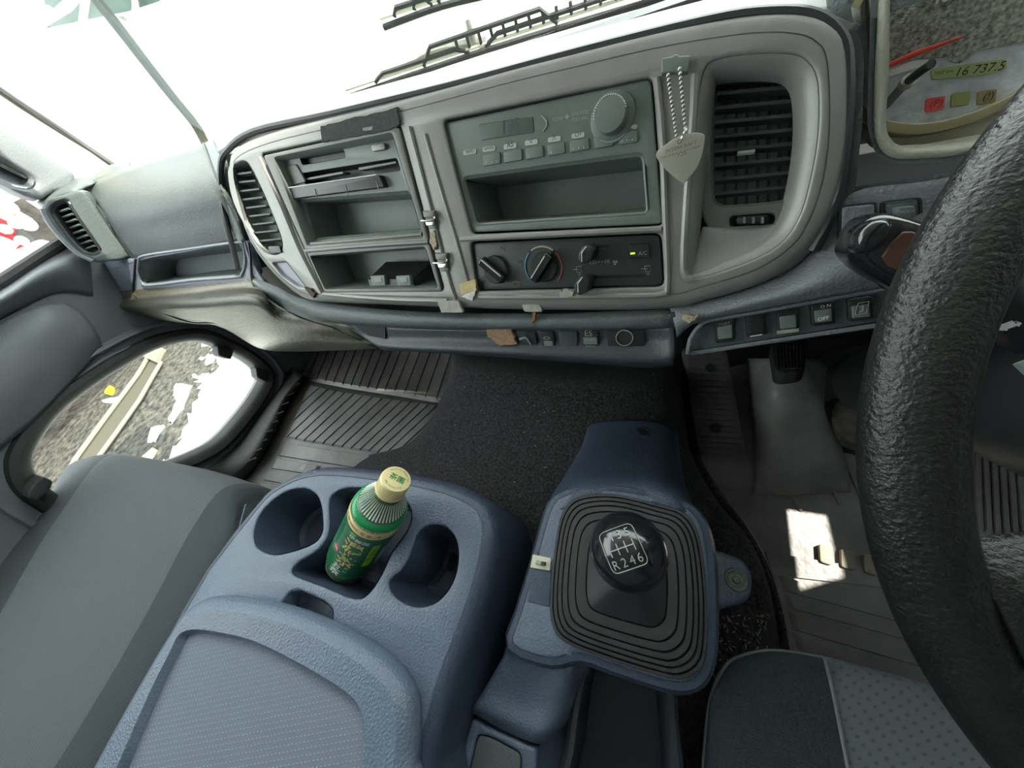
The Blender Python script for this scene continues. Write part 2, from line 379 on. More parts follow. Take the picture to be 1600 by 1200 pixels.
rim('hollow_wall', PC, ph, [(0, 0), (-.004, -.004), (-.008, -.025)], DOORM, pm, True)
quad('hollow_bar', PC, [(-40, 238), (5, 252), (46, 276), (40, 279), (0, 260), (-40, 246)], -.02, -.006, RUBBER, pm)
# windscreen
patch('window_1', [[(-1.13, .60, -.12), (-.4, .66, -.12), (.3, .66, -.12), (.87, .60, -.12)],
                   [(-1.13, .58, .50), (-.4, .63, .50), (.3, .63, .50), (.87, .58, .50)]], WSH, None, 5, 3, .004, kind='structure', label='large clear windscreen above the dashboard')
# ground outside
def ground(name, lo, hi, m, lab, z0=-.02, z1=0): return box(name, (lo[0], lo[1], -H + z0), (hi[0], hi[1], -H + z1), m, kind='structure', label=lab)
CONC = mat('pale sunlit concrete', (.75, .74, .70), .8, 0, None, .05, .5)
ASPH = mat('shaded coarse asphalt', (.05, .046, .037), .9, 0, ('noise', 30, .05), .95, 17)
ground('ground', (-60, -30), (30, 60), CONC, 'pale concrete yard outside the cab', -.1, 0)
GP = Pl((0, 0, -H), (1, 0, 0), (0, 1, 0))
def jag(loop, amp, n=6):
    out = []; N = len(loop)
    for i in range(N):
        a, b = loop[i], loop[(i + 1) % N]
        for k in range(n): p = np.array(a) + (np.array(b) - a) * (k / n); out.append(p + rng.normal(0, amp, 2))
    return out
ag = GP.uvs([(60, 790), (20, 720), (120, 600), (180, 560), (245, 540), (300, 534), (330, 541), (342, 548), (322, 556), (308, 562), (330, 566), (340, 575), (325, 583), (300, 585), (312, 598), (300, 640), (285, 680), (262, 712), (235, 745), (150, 860)])
asp = plate('shaded_asphalt', GP, [jag(ag, .03)], 0, .006, ASPH, None)  # dark colour and outline paint the shaded ground against the sunlit part
tag(asp, 'asphalt coloured dark as shade, with ragged shadow edges, seen through the low door window', 'ground')
for px, lab in [([(276, 600), (301, 603), (292, 622), (286, 640), (270, 662), (266, 655), (278, 625), (271, 618)], 'larger white mark with a square head on the asphalt'),
                ([(240, 668), (258, 666), (246, 690), (232, 692)], 'smaller white mark on the asphalt beside the kerb rail'),
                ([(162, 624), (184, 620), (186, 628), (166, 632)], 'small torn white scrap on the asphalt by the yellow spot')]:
    o = plate('white_mark', GP, [jag(GP.uvs(px), .012, 3)], .006, .012, WHITE, None); tag(o, lab, 'marking')  # flat white shapes laid on the asphalt
o = plate('yellow_spot', GP, [crom(GP.uvs([(168, 615), (176, 604), (181, 610), (176, 618)]), 3, True)], .006, .03, mat('yellow paint', (.85, .72, .02), .5), None); tag(o, 'small bright yellow spot on the ground at the window edge', 'marking')
o = plate('yellow_mark', GP, [GP.uvs([(222, 716), (240, 700), (248, 704), (236, 724)])], .006, .012, mat('faded yellow paint', (.6, .55, .22), .7), None); tag(o, 'faded yellow painted mark beside the white ground', 'marking')
kr = thing('drain_channel', 'long steel channel rail lying across the asphalt outside', 'rail')
def gq(px, h0, h1, m, nm): return quad(nm, GP, px, h0, h1, m, kr, href=0)
CHB = mat('weathered channel', (.07, .065, .05), .7, spec=.2)
CHE = mat('channel edge', (.17, .165, .13), .6, spec=.3)
gq([(238, 556), (262, 552), (216, 640), (150, 730), (120, 770), (96, 768), (180, 640)], .006, .02, CHB, 'channel_base')
tube('channel_edge', [GP.hit(x, y, .04) for x, y in [(232, 558), (216, 585), (196, 612), (160, 660), (120, 715), (90, 770)]], .024, CHE, kr)
tube('channel_edge', [GP.hit(x, y, .04) for x, y in [(252, 566), (238, 590), (218, 625), (185, 672), (150, 720), (120, 775)]], .02, CHE, kr)
gq([(238, 540), (262, 548), (252, 570), (230, 560)], .01, .06, CHE, 'channel_cover')
# red machine parts outside the upper window
rm = thing('red_machine', 'red and white machinery parked outside the passenger window', 'machine')
def ball(nm, px, py, x, r, m, sq=(1, 1, 1), par=None):
    c = onX(px, py, x); V = []; F = []; n = 12; k = 8
    for i in range(k + 1):
        for j in range(n):
            a, b = math.pi * i / k, 2 * math.pi * j / n; V.append(c + np.array([math.sin(a) * math.cos(b) * sq[0], math.sin(a) * math.sin(b) * sq[1], math.cos(a) * sq[2]]) * r)
    for i in range(k):
        for j in range(n): F.append((i * n + j, i * n + (j + 1) % n, (i + 1) * n + (j + 1) % n, (i + 1) * n + j))
    return mesh(nm, V, F, m, par)
RP = Pl((-3.0, 0, 0), (0, 1, 0), (0, 0, 1)) if Pl((-3, 0, 0), (0, 1, 0), (0, 0, 1)).w[0] > 0 else Pl((-3.0, 0, 0), (0, -1, 0), (0, 0, 1))
quad('red_body', RP, [(-60, 345), (0, 338), (20, 345), (30, 356), (22, 372), (40, 378), (60, 400), (-60, 470)], -.3, 0, RED, rm, .03, .02)
quad('red_body', RP, [(-60, 400), (10, 396), (60, 392), (40, 412), (0, 436), (-60, 470)], -.5, -.25, RED, rm, .03, .02, href=-.25)
quad('dark_frame', RP, [(18, 352), (34, 358), (60, 378), (40, 386), (18, 372)], -.4, -.02, BLACK, rm, .02)
for a, b, r in [((-20, 318), (18, 338), .05), ((12, 330), (44, 348), .045), ((0, 392), (14, 376), .05)]:
    tube('white_pipe', [onX(*a, -2.9), onX(*b, -2.9)], r * .6, WHITE, rm, 12)
for x, y, r in [(10, 324, .06), (42, 350, .055), (2, 388, .05)]: ball('cap', x, y, -2.86, r * .6, STEEL, par=rm)
for x, y in [(8, 358), (24, 350), (34, 376), (14, 410)]: ball('bolt', x, y, -2.85, .022, WHITE, par=rm)
yb = patch('white_fender', [[onX(-60, 422, -2.8), onX(0, 398, -2.8), onX(30, 388, -2.8), onX(60, 375, -2.8), onX(80, 378, -2.8)],
                            [onX(-60, 470, -2.6), onX(0, 430, -2.6), onX(30, 412, -2.6), onX(60, 400, -2.6), onX(84, 382, -2.6)]], CREAM, rm, 4, 4, .03)
o = box('machine_shade_wall', (-6.2, -2, -H), (-6.0, 2.05, -.22), mat('brown earth bank', (.035, .030, .027), .95, 0, ('noise', 3, .2), .6, 3), None); o.name = 'earth_bank'; tag(o, 'low brown earth bank beyond the red machinery', 'bank')
# pale vehicle ahead with tinted windows
wv = thing('parked_truck', 'white truck facing the windscreen with pale green windows', 'truck')
VP = Pl((-4, 5.5, 0), (1, 0, 0), (0, 0, 1))
if VP.w[1] > 0: VP = Pl((-4, 5.5, 0), (-1, 0, 0), (0, 0, 1))
TINT = mat('tinted truck glass', (.035, .06, .05), .5, 0, None, .5, 2, spec=.15)
VWH = mat('white truck body', (.85, .86, .84), .4)
vl = VP.uvs([(-120, -260), (500, -260), (520, 60), (300, 300), (-300, 420)])
plate('truck_body', VP, [vl], -1.5, 0, VWH, wv, .05)
quad('truck_window', VP, [(66, 46), (112, 18), (128, 0), (170, -30), (250, -30), (250, 2), (200, 18), (120, 34)], 0, .02, TINT, wv, .05)
quad('truck_window', VP, [(75, -30), (110, -12), (78, 18), (68, 2)], 0, .02, TINT, wv, .03)
quad('window_post', VP, [(126, 2), (138, -2), (133, 33), (122, 35)], .02, .06, VWH, wv)
tube('wiper_arm', [VP.hit(x, y, .1) for x, y in [(205, -20), (212, 10), (208, 30), (202, 40)]], .035, STEEL, wv, sm=3)
lathe('wiper_pivot', VP.hit(206, 44, 0), VP.w, [(.13, 0), (.13, .1), (.06, .16)], STEEL, wv, 12)
tube('truck_mirror_stay', [VP.hit(x, y, .2) for x, y in [(48, -12), (55, 6), (70, 22), (78, 12)]], .03, STEEL, wv, sm=3)
lathe('grille_handle', VP.hit(158, 158, .1), (VP.hit(190, 126, .1) - VP.hit(158, 158, .1)), [(.18, 0), (.10, .10), (.05, .2), (.05, .42), (.10, .55), (.17, .66)], mat('beige handle', (.55, .54, .46), .5), wv, 12)
# mirror stay bar outside the windscreen
o = tube('mirror_stay', [onY(140, -14, .72), onY(172, 26, .72), onY(200, 62, .72), onY(262, 142, .72), onY(303, 192, .72), onY(318, 218, .72), (onY(322, 228, .72))], .0095, mat('grey green stay', (.012, .02, .015), .8, spec=.08), None, sm=4)
tag(o, 'long thin grey green bar slanting across the windscreen outside', 'bar')
# wipers
def wiper(lab, px0, px1, arm, y=.70, links=14):
    t = thing('wiper', lab, 'wiper', 'windscreen wipers')
    A, B = onY(*px0, y), onY(*px1, y); d = nrm(B - A); L = np.linalg.norm(B - A)
    tube('wiper_blade', [A, A + (B - A) * .5 + (0, .005, .003), B], .0045, RUBBER, t, 6, sm=4)
    tube('blade_back', [A + (0, 0, .010), B + (0, 0, .012)], .0025, CREAM, t, 6)
    for f0, f1, hh in ((.12, .45, .016), (.5, .95, .018), (.3, .7, .028)):
        tube('yoke', [A + d * L * f0 + (0, 0, .008), A + d * L * (f0 + .04) + (0, 0, hh), A + d * L * (f1 - .04) + (0, 0, hh), A + d * L * f1 + (0, 0, .008)], .0035, RUBBER, t, 6)
    for k in range(links):
        p = A + d * L * (.42 + .035 * k); tube('link', [p + (0, 0, .012), p + (0, 0, .026)], .0028, RUBBER, t, 6)
    if arm:
        tube('wiper_arm', [onY(x, q, y + .02) for x, q in arm], [.008, .007, .006, .009, .009], STEEL, t, 8, sm=4)
        lathe('arm_pivot', onY(740, 66, y + .02), (0, .1, 1), [(.011, 0), (.012, .012), (.008, .026)], STEEL, t, 12)
wiper('lower windscreen wiper lying along the top of the dashboard', (545, 151), (1080, -16), [(640, 104), (660, 88), (690, 76), (730, 70), (762, 66)])
wiper('upper windscreen wiper cut off by the top of the picture', (600, 43), (790, -14), None, .70, 3)
o = tube('cowl_clip', [onY(404, 178, .66), onY(412, 180, .66), onY(424, 187, .66)], [.003, .008, .003], CREAM, None); tag(o, 'small cream clip on the cowl ahead of the dashboard end', 'clip')
# ================================================================== DASHBOARD
fa = np.array([.993, -.117, 0]); fg = np.array([0, -.545, -.839]); fv = -fg
fo = onD(710, 185, .31)
FP = Pl(fo, fa, fv)
dash = thing('dashboard', 'grey truck dashboard with silver centre bezel, vents and glove tray', 'dashboard')
BZL = [(362, 262), (376, 240), (425, 220), (505, 200), (600, 178), (700, 152), (800, 125), (900, 101), (1000, 77), (1080, 61), (1180, 47), (1245, 48), (1280, 62), (1297, 95), (1300, 200), (1290, 280), (1268, 345), (1238, 388), (1180, 425), (1100, 450), (1040, 464), (900, 468), (750, 468), (600, 464), (504, 461), (468, 456), (426, 421), (392, 374), (371, 312)]
bz = crom(FP.uvs(BZL), 3, True)
def FR(px, r=.004, h=0): return rnd(FP.uvs(px, h), r)
h_lv = crom(FP.uvs([(358, 270), (368, 256), (382, 252), (393, 264), (415, 310), (438, 368), (440, 388), (432, 397), (412, 392), (390, 362), (366, 315)]), 3, True)
h_tray = FR([(425, 411), (447, 409), (478, 449), (464, 447), (440, 430)], .003)
h_ls = FR([(408, 240), (624, 193), (694, 453), (505, 455)], .006)
h_rd = FR([(691, 188), (1019, 119), (1037, 352), (737, 366)], .006)
h_cl = FR([(734, 378), (1033, 364), (1038, 448), (745, 455)], .007)
h_rv = crom(FP.uvs([(1100, 112), (1125, 92), (1180, 84), (1235, 84), (1262, 96), (1278, 130), (1278, 210), (1264, 290), (1246, 345), (1215, 384), (1160, 412), (1090, 434), (1074, 428), (1072, 390), (1080, 300), (1088, 190)]), 3, True)
plate('centre_bezel', FP, [bz, h_lv, h_tray, h_ls, h_rd, h_cl, h_rv], -.006, 0, SILVER, dash, .0025, label='silver grey centre bezel')
rim('bezel_roll', FP, bz, [(-.001, 0), (.004, -.0005), (.009, -.003), (.0125, -.008), (.0135, -.016), (.0125, -.030)], SILVER, dash)
gapl = off(dense(bz), .0165)
for nm, hl, dp in (('opening_wall', h_ls, -.05), ('opening_wall', h_cl, -.012), ('opening_wall', h_rd, -.03)):
    rim(nm, FP, hl, [(0, -.001), (0, dp)], SILVER2, dash)
# body filler behind the face
gp = FP
plate('face_backing', FP, [off(dense(bz), .004)], -.075, -.070, DEEP, dash)
# raised bars on the bezel
tube('trim_bar', [FP.hit(x, y, .001) for x, y in [(405, 246), (440, 320), (470, 392), (504, 458)]], .0035, SILVER, dash, sm=4, flat=.7)
tube('trim_bar', [FP.hit(x, y, .0005) for x, y in [(1026, 122), (1035, 220), (1040, 350), (1043, 448), (1036, 459), (1000, 462), (870, 464), (750, 464)]], .0028, SILVER, dash, sm=4)
tube('trim_bar', [FP.hit(x, y, .001) for x, y in [(505, 459), (560, 464), (620, 468), (700, 470)]], .0028, SILVER, dash, sm=4)
tube('trim_bar', [FP.hit(x, y, .001) for x, y in [(640, 198), (672, 320), (700, 430), (712, 468)]], .0018, SILVER, dash, sm=3)
tube('trim_bar', [FP.hit(x, y, .001) for x, y in [(664, 210), (690, 300), (720, 400), (736, 460)]], .0015, SILVER, dash, sm=3)
tube('trim_bar', [FP.hit(x, y, .001) for x, y in [(720, 374), (870, 366), (1034, 358)]], .0028, SILVER, dash, sm=3)
tube('trim_bar', [FP.hit(x, y, .001) for x, y in [(1086, 116), (1082, 200), (1074, 300), (1068, 400), (1070, 430), (1080, 438)]], .003, SILVER, dash, sm=4)
# ---- air vents
rim('vent_funnel', FP, h_rv, [(0, -.001), (-.003, -.0025), (-.008, -.008), (-.010, -.016)], SILVER, dash)
VH = -.014
rv_hole = crom(FP.uvs([(1116, 130), (1122, 106), (1145, 97), (1215, 93), (1245, 100), (1258, 125), (1262, 190), (1256, 260), (1246, 302), (1228, 314), (1150, 322), (1124, 320), (1113, 300), (1112, 210)], VH), 3, True)
rv_floor = crom(FP.uvs([(1095, 112), (1125, 88), (1180, 80), (1240, 80), (1268, 96), (1282, 130), (1282, 210), (1270, 290), (1250, 338), (1236, 350), (1180, 356), (1118, 358), (1104, 352), (1088, 300), (1085, 190)], VH), 3, True)
sl_hole = FR([(1140, 338), (1210, 333), (1211, 350), (1141, 354)], .005, VH)
plate('vent_panel', FP, [rv_floor, rv_hole, sl_hole], VH - .004, VH, SILVER2, dash, .0015)
patch('vent_ledge', [[FP.hit(1098, 354, VH), FP.hit(1150, 356, VH), FP.hit(1215, 350, VH), FP.hit(1262, 330, VH)],
                     [FP.hit(1084, 398, -.009), FP.hit(1140, 388, -.009), FP.hit(1205, 372, -.009), FP.hit(1258, 345, -.008)],
                     [FP.hit(1074, 434, -.002), FP.hit(1140, 421, -.002), FP.hit(1210, 390, -.002), FP.hit(1250, 352, -.002)]], SILVER, dash, 4, 4, .001)
rv = mesh('air_vent', [FP.at(*p, VH - .024) for p in dense(rv_hole)], [tuple(range(len(rv_hole)))], HAZEB, dash, label='right air vent with horizontal slats')
def louvre2(par, hl, depth, base, slats, vanes, m_s=SLATB):
    V = []
    rim('vent_wall', FP, hl, [(0, base), (-.001, base - .002), (-.001, base - depth)], HAZEB, par)
    for (xa, ya, xb, yb) in slats:
        a, b = FP.hit(xa, ya, base - .004), FP.hit(xb, yb, base - .004); t = fv * .0011
        c, d = a - FP.w * .006 - fv * .0022, b - FP.w * .006 - fv * .0022
        V = [a + t, b + t, d + t, c + t, a - t, b - t, d - t, c - t]
        mesh('slat', V, [(0, 1, 2, 3), (7, 6, 5, 4), (0, 4, 5, 1), (1, 5, 6, 2), (2, 6, 7, 3), (3, 7, 4, 0)], m_s, par, .3)
    for (xa, ya, xb, yb) in vanes:
        a, b = FP.hit(xa, ya, base - .020), FP.hit(xb, yb, base - .020); t = fa * .0008; q = FP.w * .012
        V = [a + t, b + t, b + t - q, a + t - q, a - t, b - t, b - t - q, a - t - q]
        mesh('vane', V, [(0, 1, 2, 3), (7, 6, 5, 4), (0, 4, 5, 1), (1, 5, 6, 2), (2, 6, 7, 3), (3, 7, 4, 0)], SLATB, par, .3)
louvre2(rv, rv_hole, .034, VH, [(1118 if k > 1 else 1121, 124 + 22.4 * k, 1256 - max(0, k - 6) * 5, 111 + 22.4 * k) for k in range(9)], [(1118 + 17 * k, 100, 1116 + 17 * k, 320) for k in range(1, 8)])
tube('thumb_tab', [FP.hit(1152 + 4.5 * k, 240 - .5 * k, VH + .003) for k in range(7)], .0016, GREYP, rv, 6)
rim('slider_wall', FP, sl_hole, [(0, VH), (-.0005, VH - .006)], BLACK, dash, True)
quad('vent_slider', FP, [(1150, 340), (1200, 336), (1201, 347), (1151, 351)], VH - .008, VH + .002, BLACK, dash, .003, .001, href=VH)
for k in range(3): quad('slider_ridge', FP, [(1160 + 14 * k, 339), (1164 + 14 * k, 339), (1164 + 14 * k, 349), (1160 + 14 * k, 349)], VH, VH + .004, HAZEB, dash, .001, href=VH)
# left vent
lv = mesh('air_vent', [FP.at(*p, -.024) for p in dense(h_lv)], [tuple(range(len(h_lv)))], HAZEB, dash, label='narrow left air vent beside the storage frame')
def lvx(y): return 358 + (y - 270) * .42 + 4 - (6 if y > 350 else 0), min(441, 388 + (y - 258) * .44)
louvre2(lv, h_lv, .034, 0, [(lvx(y)[0] if y > 285 else 361, y + 3, lvx(y)[1], y - 1) for y in range(270, 384, 13)], [])
rim('opening_wall', FP, h_tray, [(0, 0), (-.001, -.0045)], mat('pale lavender plastic', (.36, .36, .42), .45), dash, True)
quad('vent_slider', FP, [(418, 385), (436, 384), (440, 395), (421, 397)], -.006, .002, BLACK, dash, .003, .001)
# ---- storage frame (left stack)
sf = thing('storage_frame', 'grey storage insert with two open cubbies left of the radio', 'storage')
hU = FR([(428, 246), (612, 207), (662, 371), (480, 384)], .004, .002)
hL = FR([(484, 400), (664, 386), (684, 450), (508, 452)], .004, .002)
plate('frame', FP, [FR([(411, 243), (622, 196), (691, 456), (507, 457)], .005, .002), hU, hL], -.004, .002, SILVER2, sf, .001)
rim('cubby_wall', FP, hU, [(0, .002), (-.002, -.002), (-.003, -.012)], HAZEB, sf)
rim('cubby', FP, hL, [(0, .002), (-.001, -.001), (-.004, -.055)], HAZEB, sf, True)
pock = FR([(470, 312), (640, 298), (658, 362), (488, 376)], .005, -.010)
slotA = FR([(468, 246), (537, 233), (540, 246), (472, 258)], .003, -.010)
slotB = FR([(470, 271), (620, 247), (626, 266), (477, 288)], .003, -.010)
plate('card_holder', FP, [FR([(420, 243), (620, 200), (674, 376), (474, 390)], .004, -.010), pock, slotA, slotB], -.013, -.010, HAZEB, sf, .0008)
rim('pocket', FP, pock, [(0, -.010), (-.003, -.014), (-.005, -.060)], HAZEB, sf, True)
rim('slot', FP, slotA, [(0, -.010), (-.001, -.018)], BLACK, sf, True)
rim('slot', FP, slotB, [(0, -.010), (-.001, -.030)], BLACK, sf, True)
quad('card_reader', FP, [(440, 294), (592, 273), (600, 292), (448, 312)], -.010, -.002, BLACK, sf, .002, .001, href=-.002)
quad('card_tab', FP, [(475, 279), (535, 268), (536, 271), (476, 282)], -.024, -.012, HAZEB, sf, href=-.012)
quad('card_tab', FP, [(560, 262), (618, 252), (619, 255), (561, 266)], -.024, -.012, HAZEB, sf, href=-.012)
for x, y in [(492, 299), (540, 293), (588, 286)]: tube('reader_seam', [FP.hit(x, y - 4, -.0018), FP.hit(x + 4, y + 12, -.0018)], .0006, GREYP, sf, 5)
tube('reader_edge', [FP.hit(441, 295, -.002), FP.hit(500, 286, -.002), FP.hit(588, 273, -.002)], .0007, WHITEP, sf, 5)
quad('oval_button', FP, [(579, 226), (600, 223), (602, 233), (581, 237)], -.010, -.006, SILVER, sf, .004, .0008, href=-.006)
quad('side_flap', FP, [(436, 262), (462, 256), (478, 284), (448, 292)], -.011, -.008, SILVER2, sf, .004, .001, href=-.008)
tube('pocket_lip', [FP.hit(487, 381, -.002), FP.hit(560, 375, -.002), FP.hit(660, 366, -.002)], .0025, SILVER2, sf, 8, sm=3)
tube('frame_bar', [FP.hit(478, 392, .003), FP.hit(560, 385, .003), FP.hit(670, 378, .003)], .003, SILVER2, sf, 8, sm=3)
# black plug block lying in the lower cubby
pb = thing('plug_block', 'black two socket plug block lying in the lower cubby', 'plug')
def PP(px, h): return FP.hit(px[0], px[1], h)
tub = [PP((598, 436), -.014), PP((655, 418), -.042)]
a = PP((578, 448), -.008); b = PP((648, 448), -.008); c = PP((678, 420), -.045); d = PP((606, 420), -.045); hgt = fv * .010
mesh('body', [a, b, c, d, a + hgt, b + hgt, c + hgt, d + hgt], [(0, 1, 5, 4), (1, 2, 6, 5), (2, 3, 7, 6), (3, 0, 4, 7), (4, 5, 6, 7), (3, 2, 1, 0)], BLACK, pb, .3)
for x in (578, 618):
    quad('socket', FP, [(x, 431), (x + 22, 430), (x + 24, 446), (x + 3, 447)], -.008, -.003, HAZEB, pb, .001, .001, href=-.003)
    quad('socket_hole', FP, [(x + 6, 434), (x + 17, 433), (x + 18, 440), (x + 7, 441)], -.003, -.0022, GREYP, pb, .001, href=-.0022)
# black tape
jt = [(505, 198), (530, 193), (560, 184), (590, 178), (624, 169), (627, 196), (612, 203), (560, 213), (522, 220), (507, 222)]
o = plate('black_tape', FP, [jag(FP.uvs(jt), .0004, 4)], 0, .0035, mat('black cloth tape', (.05, .062, .058), .9, 0, ('noise', 800, .0006), .25, 300), None); tag(o, 'torn strip of black tape above the left storage insert', 'tape')
quad('tape_hole', FP, [(566, 200), (583, 197), (582, 203), (568, 205)], .0035, .0042, SILVER2, o, .002, href=.004)
# ---- radio
rd = thing('car_radio', 'grey radio with push buttons, dial knob and storage pocket below', 'radio')
rpock = FR([(722, 277), (1006, 238), (1014, 334), (742, 352)], .006, -.004)
disp = FR([(748, 194), (833, 182), (835, 207), (751, 220)], .002, -.004)
plate('radio_face', FP, [FR([(694, 192), (1017, 122), (1035, 350), (738, 363)], .004, -.004), rpock], -.012, -.004, HAZEB, rd, .0015)
rim('pocket', FP, rpock, [(0, -.004), (-.002, -.006), (-.006, -.064)], HAZEB, rd, True)
plate('display', FP, [disp], -.005, -.0035, mat('radio display', (.10, .13, .115), .3), rd, .0005)
tube('display_arc', [FP.hit(x, y, -.0035) for x, y in [(846, 180), (853, 188), (854, 197), (849, 205)]], .0007, GREYP, rd, 5, sm=3)
text('display_text', '195', FP, (786, 208), (812, 204), mat('faint display digits', (.075, .095, .085), .4), rd, h=-.0032)
kc = FP.hit(957, 184, -.004)
lathe('dial_ring', kc, FP.w, [(.0175, 0), (.0175, .0012), (.0155, .002)], HAZEB, rd, 40)
kn = lathe('volume_knob', kc, FP.w, [(.0125, .001), (.0125, .010), (.0115, .0115), (.006, .012)], HAZEB, rd, 40)
for k in range(22):
    t = math.pi * (.05 + .95 * k / 21) + .1; p = kc + (fa * math.cos(t) + fv * math.sin(t)) * .0124
    tube('grip_ridge', [p + FP.w * .010, p + FP.w * .0118], .0006, WHITEP, kn, 4)
tube('dial_arc', [kc + FP.w * -.0 + (fa * math.cos(t) + fv * math.sin(t)) * .0165 + FP.w * .002 for t in np.linspace(-2.2, -.9, 8)], .0007, GREYP, rd, 5)
text('radio_print', 'TONE', FP, (863, 190), (879, 187), GREYP, rd, h=-.0035)
text('radio_print', '\u2726', FP, (882, 188), (890, 186), GREYP, rd, h=-.0035)
text('radio_print', 'SW/VOL', FP, (893, 182), (920, 177), GREYP, rd, h=-.0035)
text('radio_print', 'PULL BAL', FP, (893, 190), (920, 186), GREYP, rd, h=-.0035)
PILL = mat('pale label', (.50, .52, .48), .5)
for i, (x, y, s) in enumerate([(734, 237, 'MEMO'), (764, 232, 'AM/FM'), (797, 228, 'AS'), (830, 222, 'v'), (866, 217, '^'), (903, 211, 'CH')]):
    q = quad('button_label', FP, [(x - 10, y - 2), (x + 10, y - 5), (x + 10, y + 3), (x - 10, y + 6)], -.005, -.0032, PILL, rd, .0022, href=-.0032)
    wd = 7 if len(s) > 2 else (5 if len(s) == 2 else 3)
    text('label_print', {'v': '\u2228', '^': '\u2227'}.get(s, s), FP, (x - wd, y + 3.2), (x + wd, y + .8), BLACK, rd, h=-.0028)
quad('button_label', FP, [(928, 208), (934, 202), (941, 207), (938, 210)], -.005, -.0032, PILL, rd, .001, href=-.0032)
quad('button_label', FP, [(984, 200), (990, 194), (997, 195), (994, 202)], -.005, -.0032, PILL, rd, .001, href=-.0032)
for i, (x0, x1) in enumerate([(752, 783), (785, 817), (819, 850), (853, 884), (888, 922), (926, 960), (964, 998)]):
    y0 = 252 - (x0 - 752) * .158; y1 = 252 - (x1 - 752) * .158
    quad('push_button', FP, [(x0 + 2, y0 - 10), (x1 - 2, y1 - 10), (x1 - 1, y1 + 8), (x0 + 3, y0 + 8)], -.006, -.0022, HAZEB, rd, .0015, .0006, href=-.0022)
    for k in range(3 if i in (0, 4, 6) else (1 if i in (2, 3) else 0)):
        lathe('lamp_dot', FP.hit(x0 + 8 + k * 8, y0 + 2 - k * 1.3, -.0022), FP.w, [(.0005, 0), (.0005, .0003)], WHITEP, rd, 6)
tube('pocket_edge', [FP.hit(1006, 258, -.003), FP.hit(1011, 328, -.003)], .0008, GREYP, rd, 5)
# ---- climate panel
cp = plate('climate_panel', FP, [FR([(736, 380), (1031, 366), (1036, 446), (747, 453)], .006, -.004)], -.010, -.004, PANELB, dash, .001, label='black heater control panel')
def knob(px, py, r, ang, par):
    c = FP.hit(px, py, -.004); k = lathe('heater_knob', c, FP.w, [(r, 0), (r, .003), (r * .93, .0045)], BLACK, par, 40)
    d = fa * math.cos(ang) + fv * math.sin(ang); n = np.cross(FP.w, d); L, W2, hh = r * 1.12, r * .34, .013
    V = []
    for z_, sc in ((.003, 1), (hh, .8)):
        for s, t in ((-1, -1), (1, -1), (1, 1), (-1, 1)): V.append(c + FP.w * z_ + d * (s * L * (.96 if sc < 1 else 1)) + n * (t * W2 * sc))
    g = mesh('knob_grip', V, [(0, 1, 5, 4), (1, 2, 6, 5), (2, 3, 7, 6), (3, 0, 4, 7), (4, 5, 6, 7)], GLOSSB, k, .3)
    bv = g.modifiers.new('bevel', 'BEVEL'); bv.width = .0012; bv.segments = 2
    tube('pointer_line', [c + FP.w * (hh + .0003) - d * L * .85 + n * W2 * .55, c + FP.w * (hh + .0003) + d * L * .75 + n * W2 * .55], .0006, WHITEP, k, 5)
knob(775, 421, .0150, math.radians(-38), cp)
knob(851, 417, .0150, math.radians(52), cp)
kc2 = FP.hit(849, 418, -.004)
for a0, a1, colr in [(55, 125, (.42, .38, .32)), (135, 215, (.08, .22, .36)), (-40, 45, (.34, .10, .12))]:
    tube('temperature_arc', [kc2 + FP.w * .0004 + (fa * math.cos(math.radians(t)) + fv * math.sin(math.radians(t))) * .0205 for t in np.linspace(a0, a1, 12)], .0010, mat('arc', colr, .5), cp, 6)
def lever(px, py):
    c = [(px - 12, py + 10), (px - 12, py - 2), (px - 3, py - 14), (px + 8, py - 13), (px + 12, py - 6), (px + 8, py + 10), (px - 4, py + 15)]
    l = quad('slide_lever', FP, c, -.003, .018, BLACK, cp, .002, .0015, href=.012)
    tube('lever_edge', [FP.hit(px - 9, py + 12, .0185), FP.hit(px - 9, py - 2, .0185), FP.hit(px - 2, py - 12, .0185)], .0006, WHITEP, l, 5)
for x, y, L in [(918, 390, 34), (912, 437, 96)]:
    quad('lever_slot', FP, [(x, y - 6), (x + L, y - 8), (x + L, y - 4), (x, y - 1)], -.005, -.0036, DEEP, cp, href=-.004)
lever(918, 397); lever(912, 445)
quad('lamp_button', FP, [(982, 382), (1014, 380), (1016, 402), (984, 404)], -.005, -.001, BLACK, cp, .001, .0008, href=-.001)
text('print', 'A/C', FP, (997, 399), (1011, 398), GREYP, cp, h=-.0006)
quad('indicator_lamp', FP, [(985, 395), (992, 394.4), (992, 397), (985, 397.6)], -.001, -.0003, mat('green lamp', (.3, .6, .02), .5, emit=((.55, 1, .02), 1.2)), cp, href=-.0003)
text('print', 'LO \u2022 \u2022 HI', FP, (922, 413), (952, 411), GREYP, cp, h=-.0034)
for i in range(3):
    t = i * 2.09 + .5; c0 = FP.hit(961, 410, -.0034); p = c0 + (fa * math.cos(t) + fv * math.sin(t)) * .0014
    lathe('fan_icon', p, FP.w, [(.0011, 0), (.0011, .0002)], GREYP, cp, 10)
def icon(pts, par, r=.00035, h=-.0034, m=GREYP, nm='icon'):
    for l in pts: tube(nm, [FP.hit(x, y, h) for x, y in l], r, m, par, 4)
def person(x, y, k=1.0): icon([[(x - 5, y - 3), (x - 2, y)], [(x, y - 5), (x, y - 4)], [(x - 1, y - 2), (x, y + 2), (x + 4, y + 1), (x + 4, y + 5)], [(x + 3, y - 4), (x + 4, y - 2)]], cp)
for x, y in [(784, 388), (750, 405), (752, 436), (811, 411)]: person(x, y)
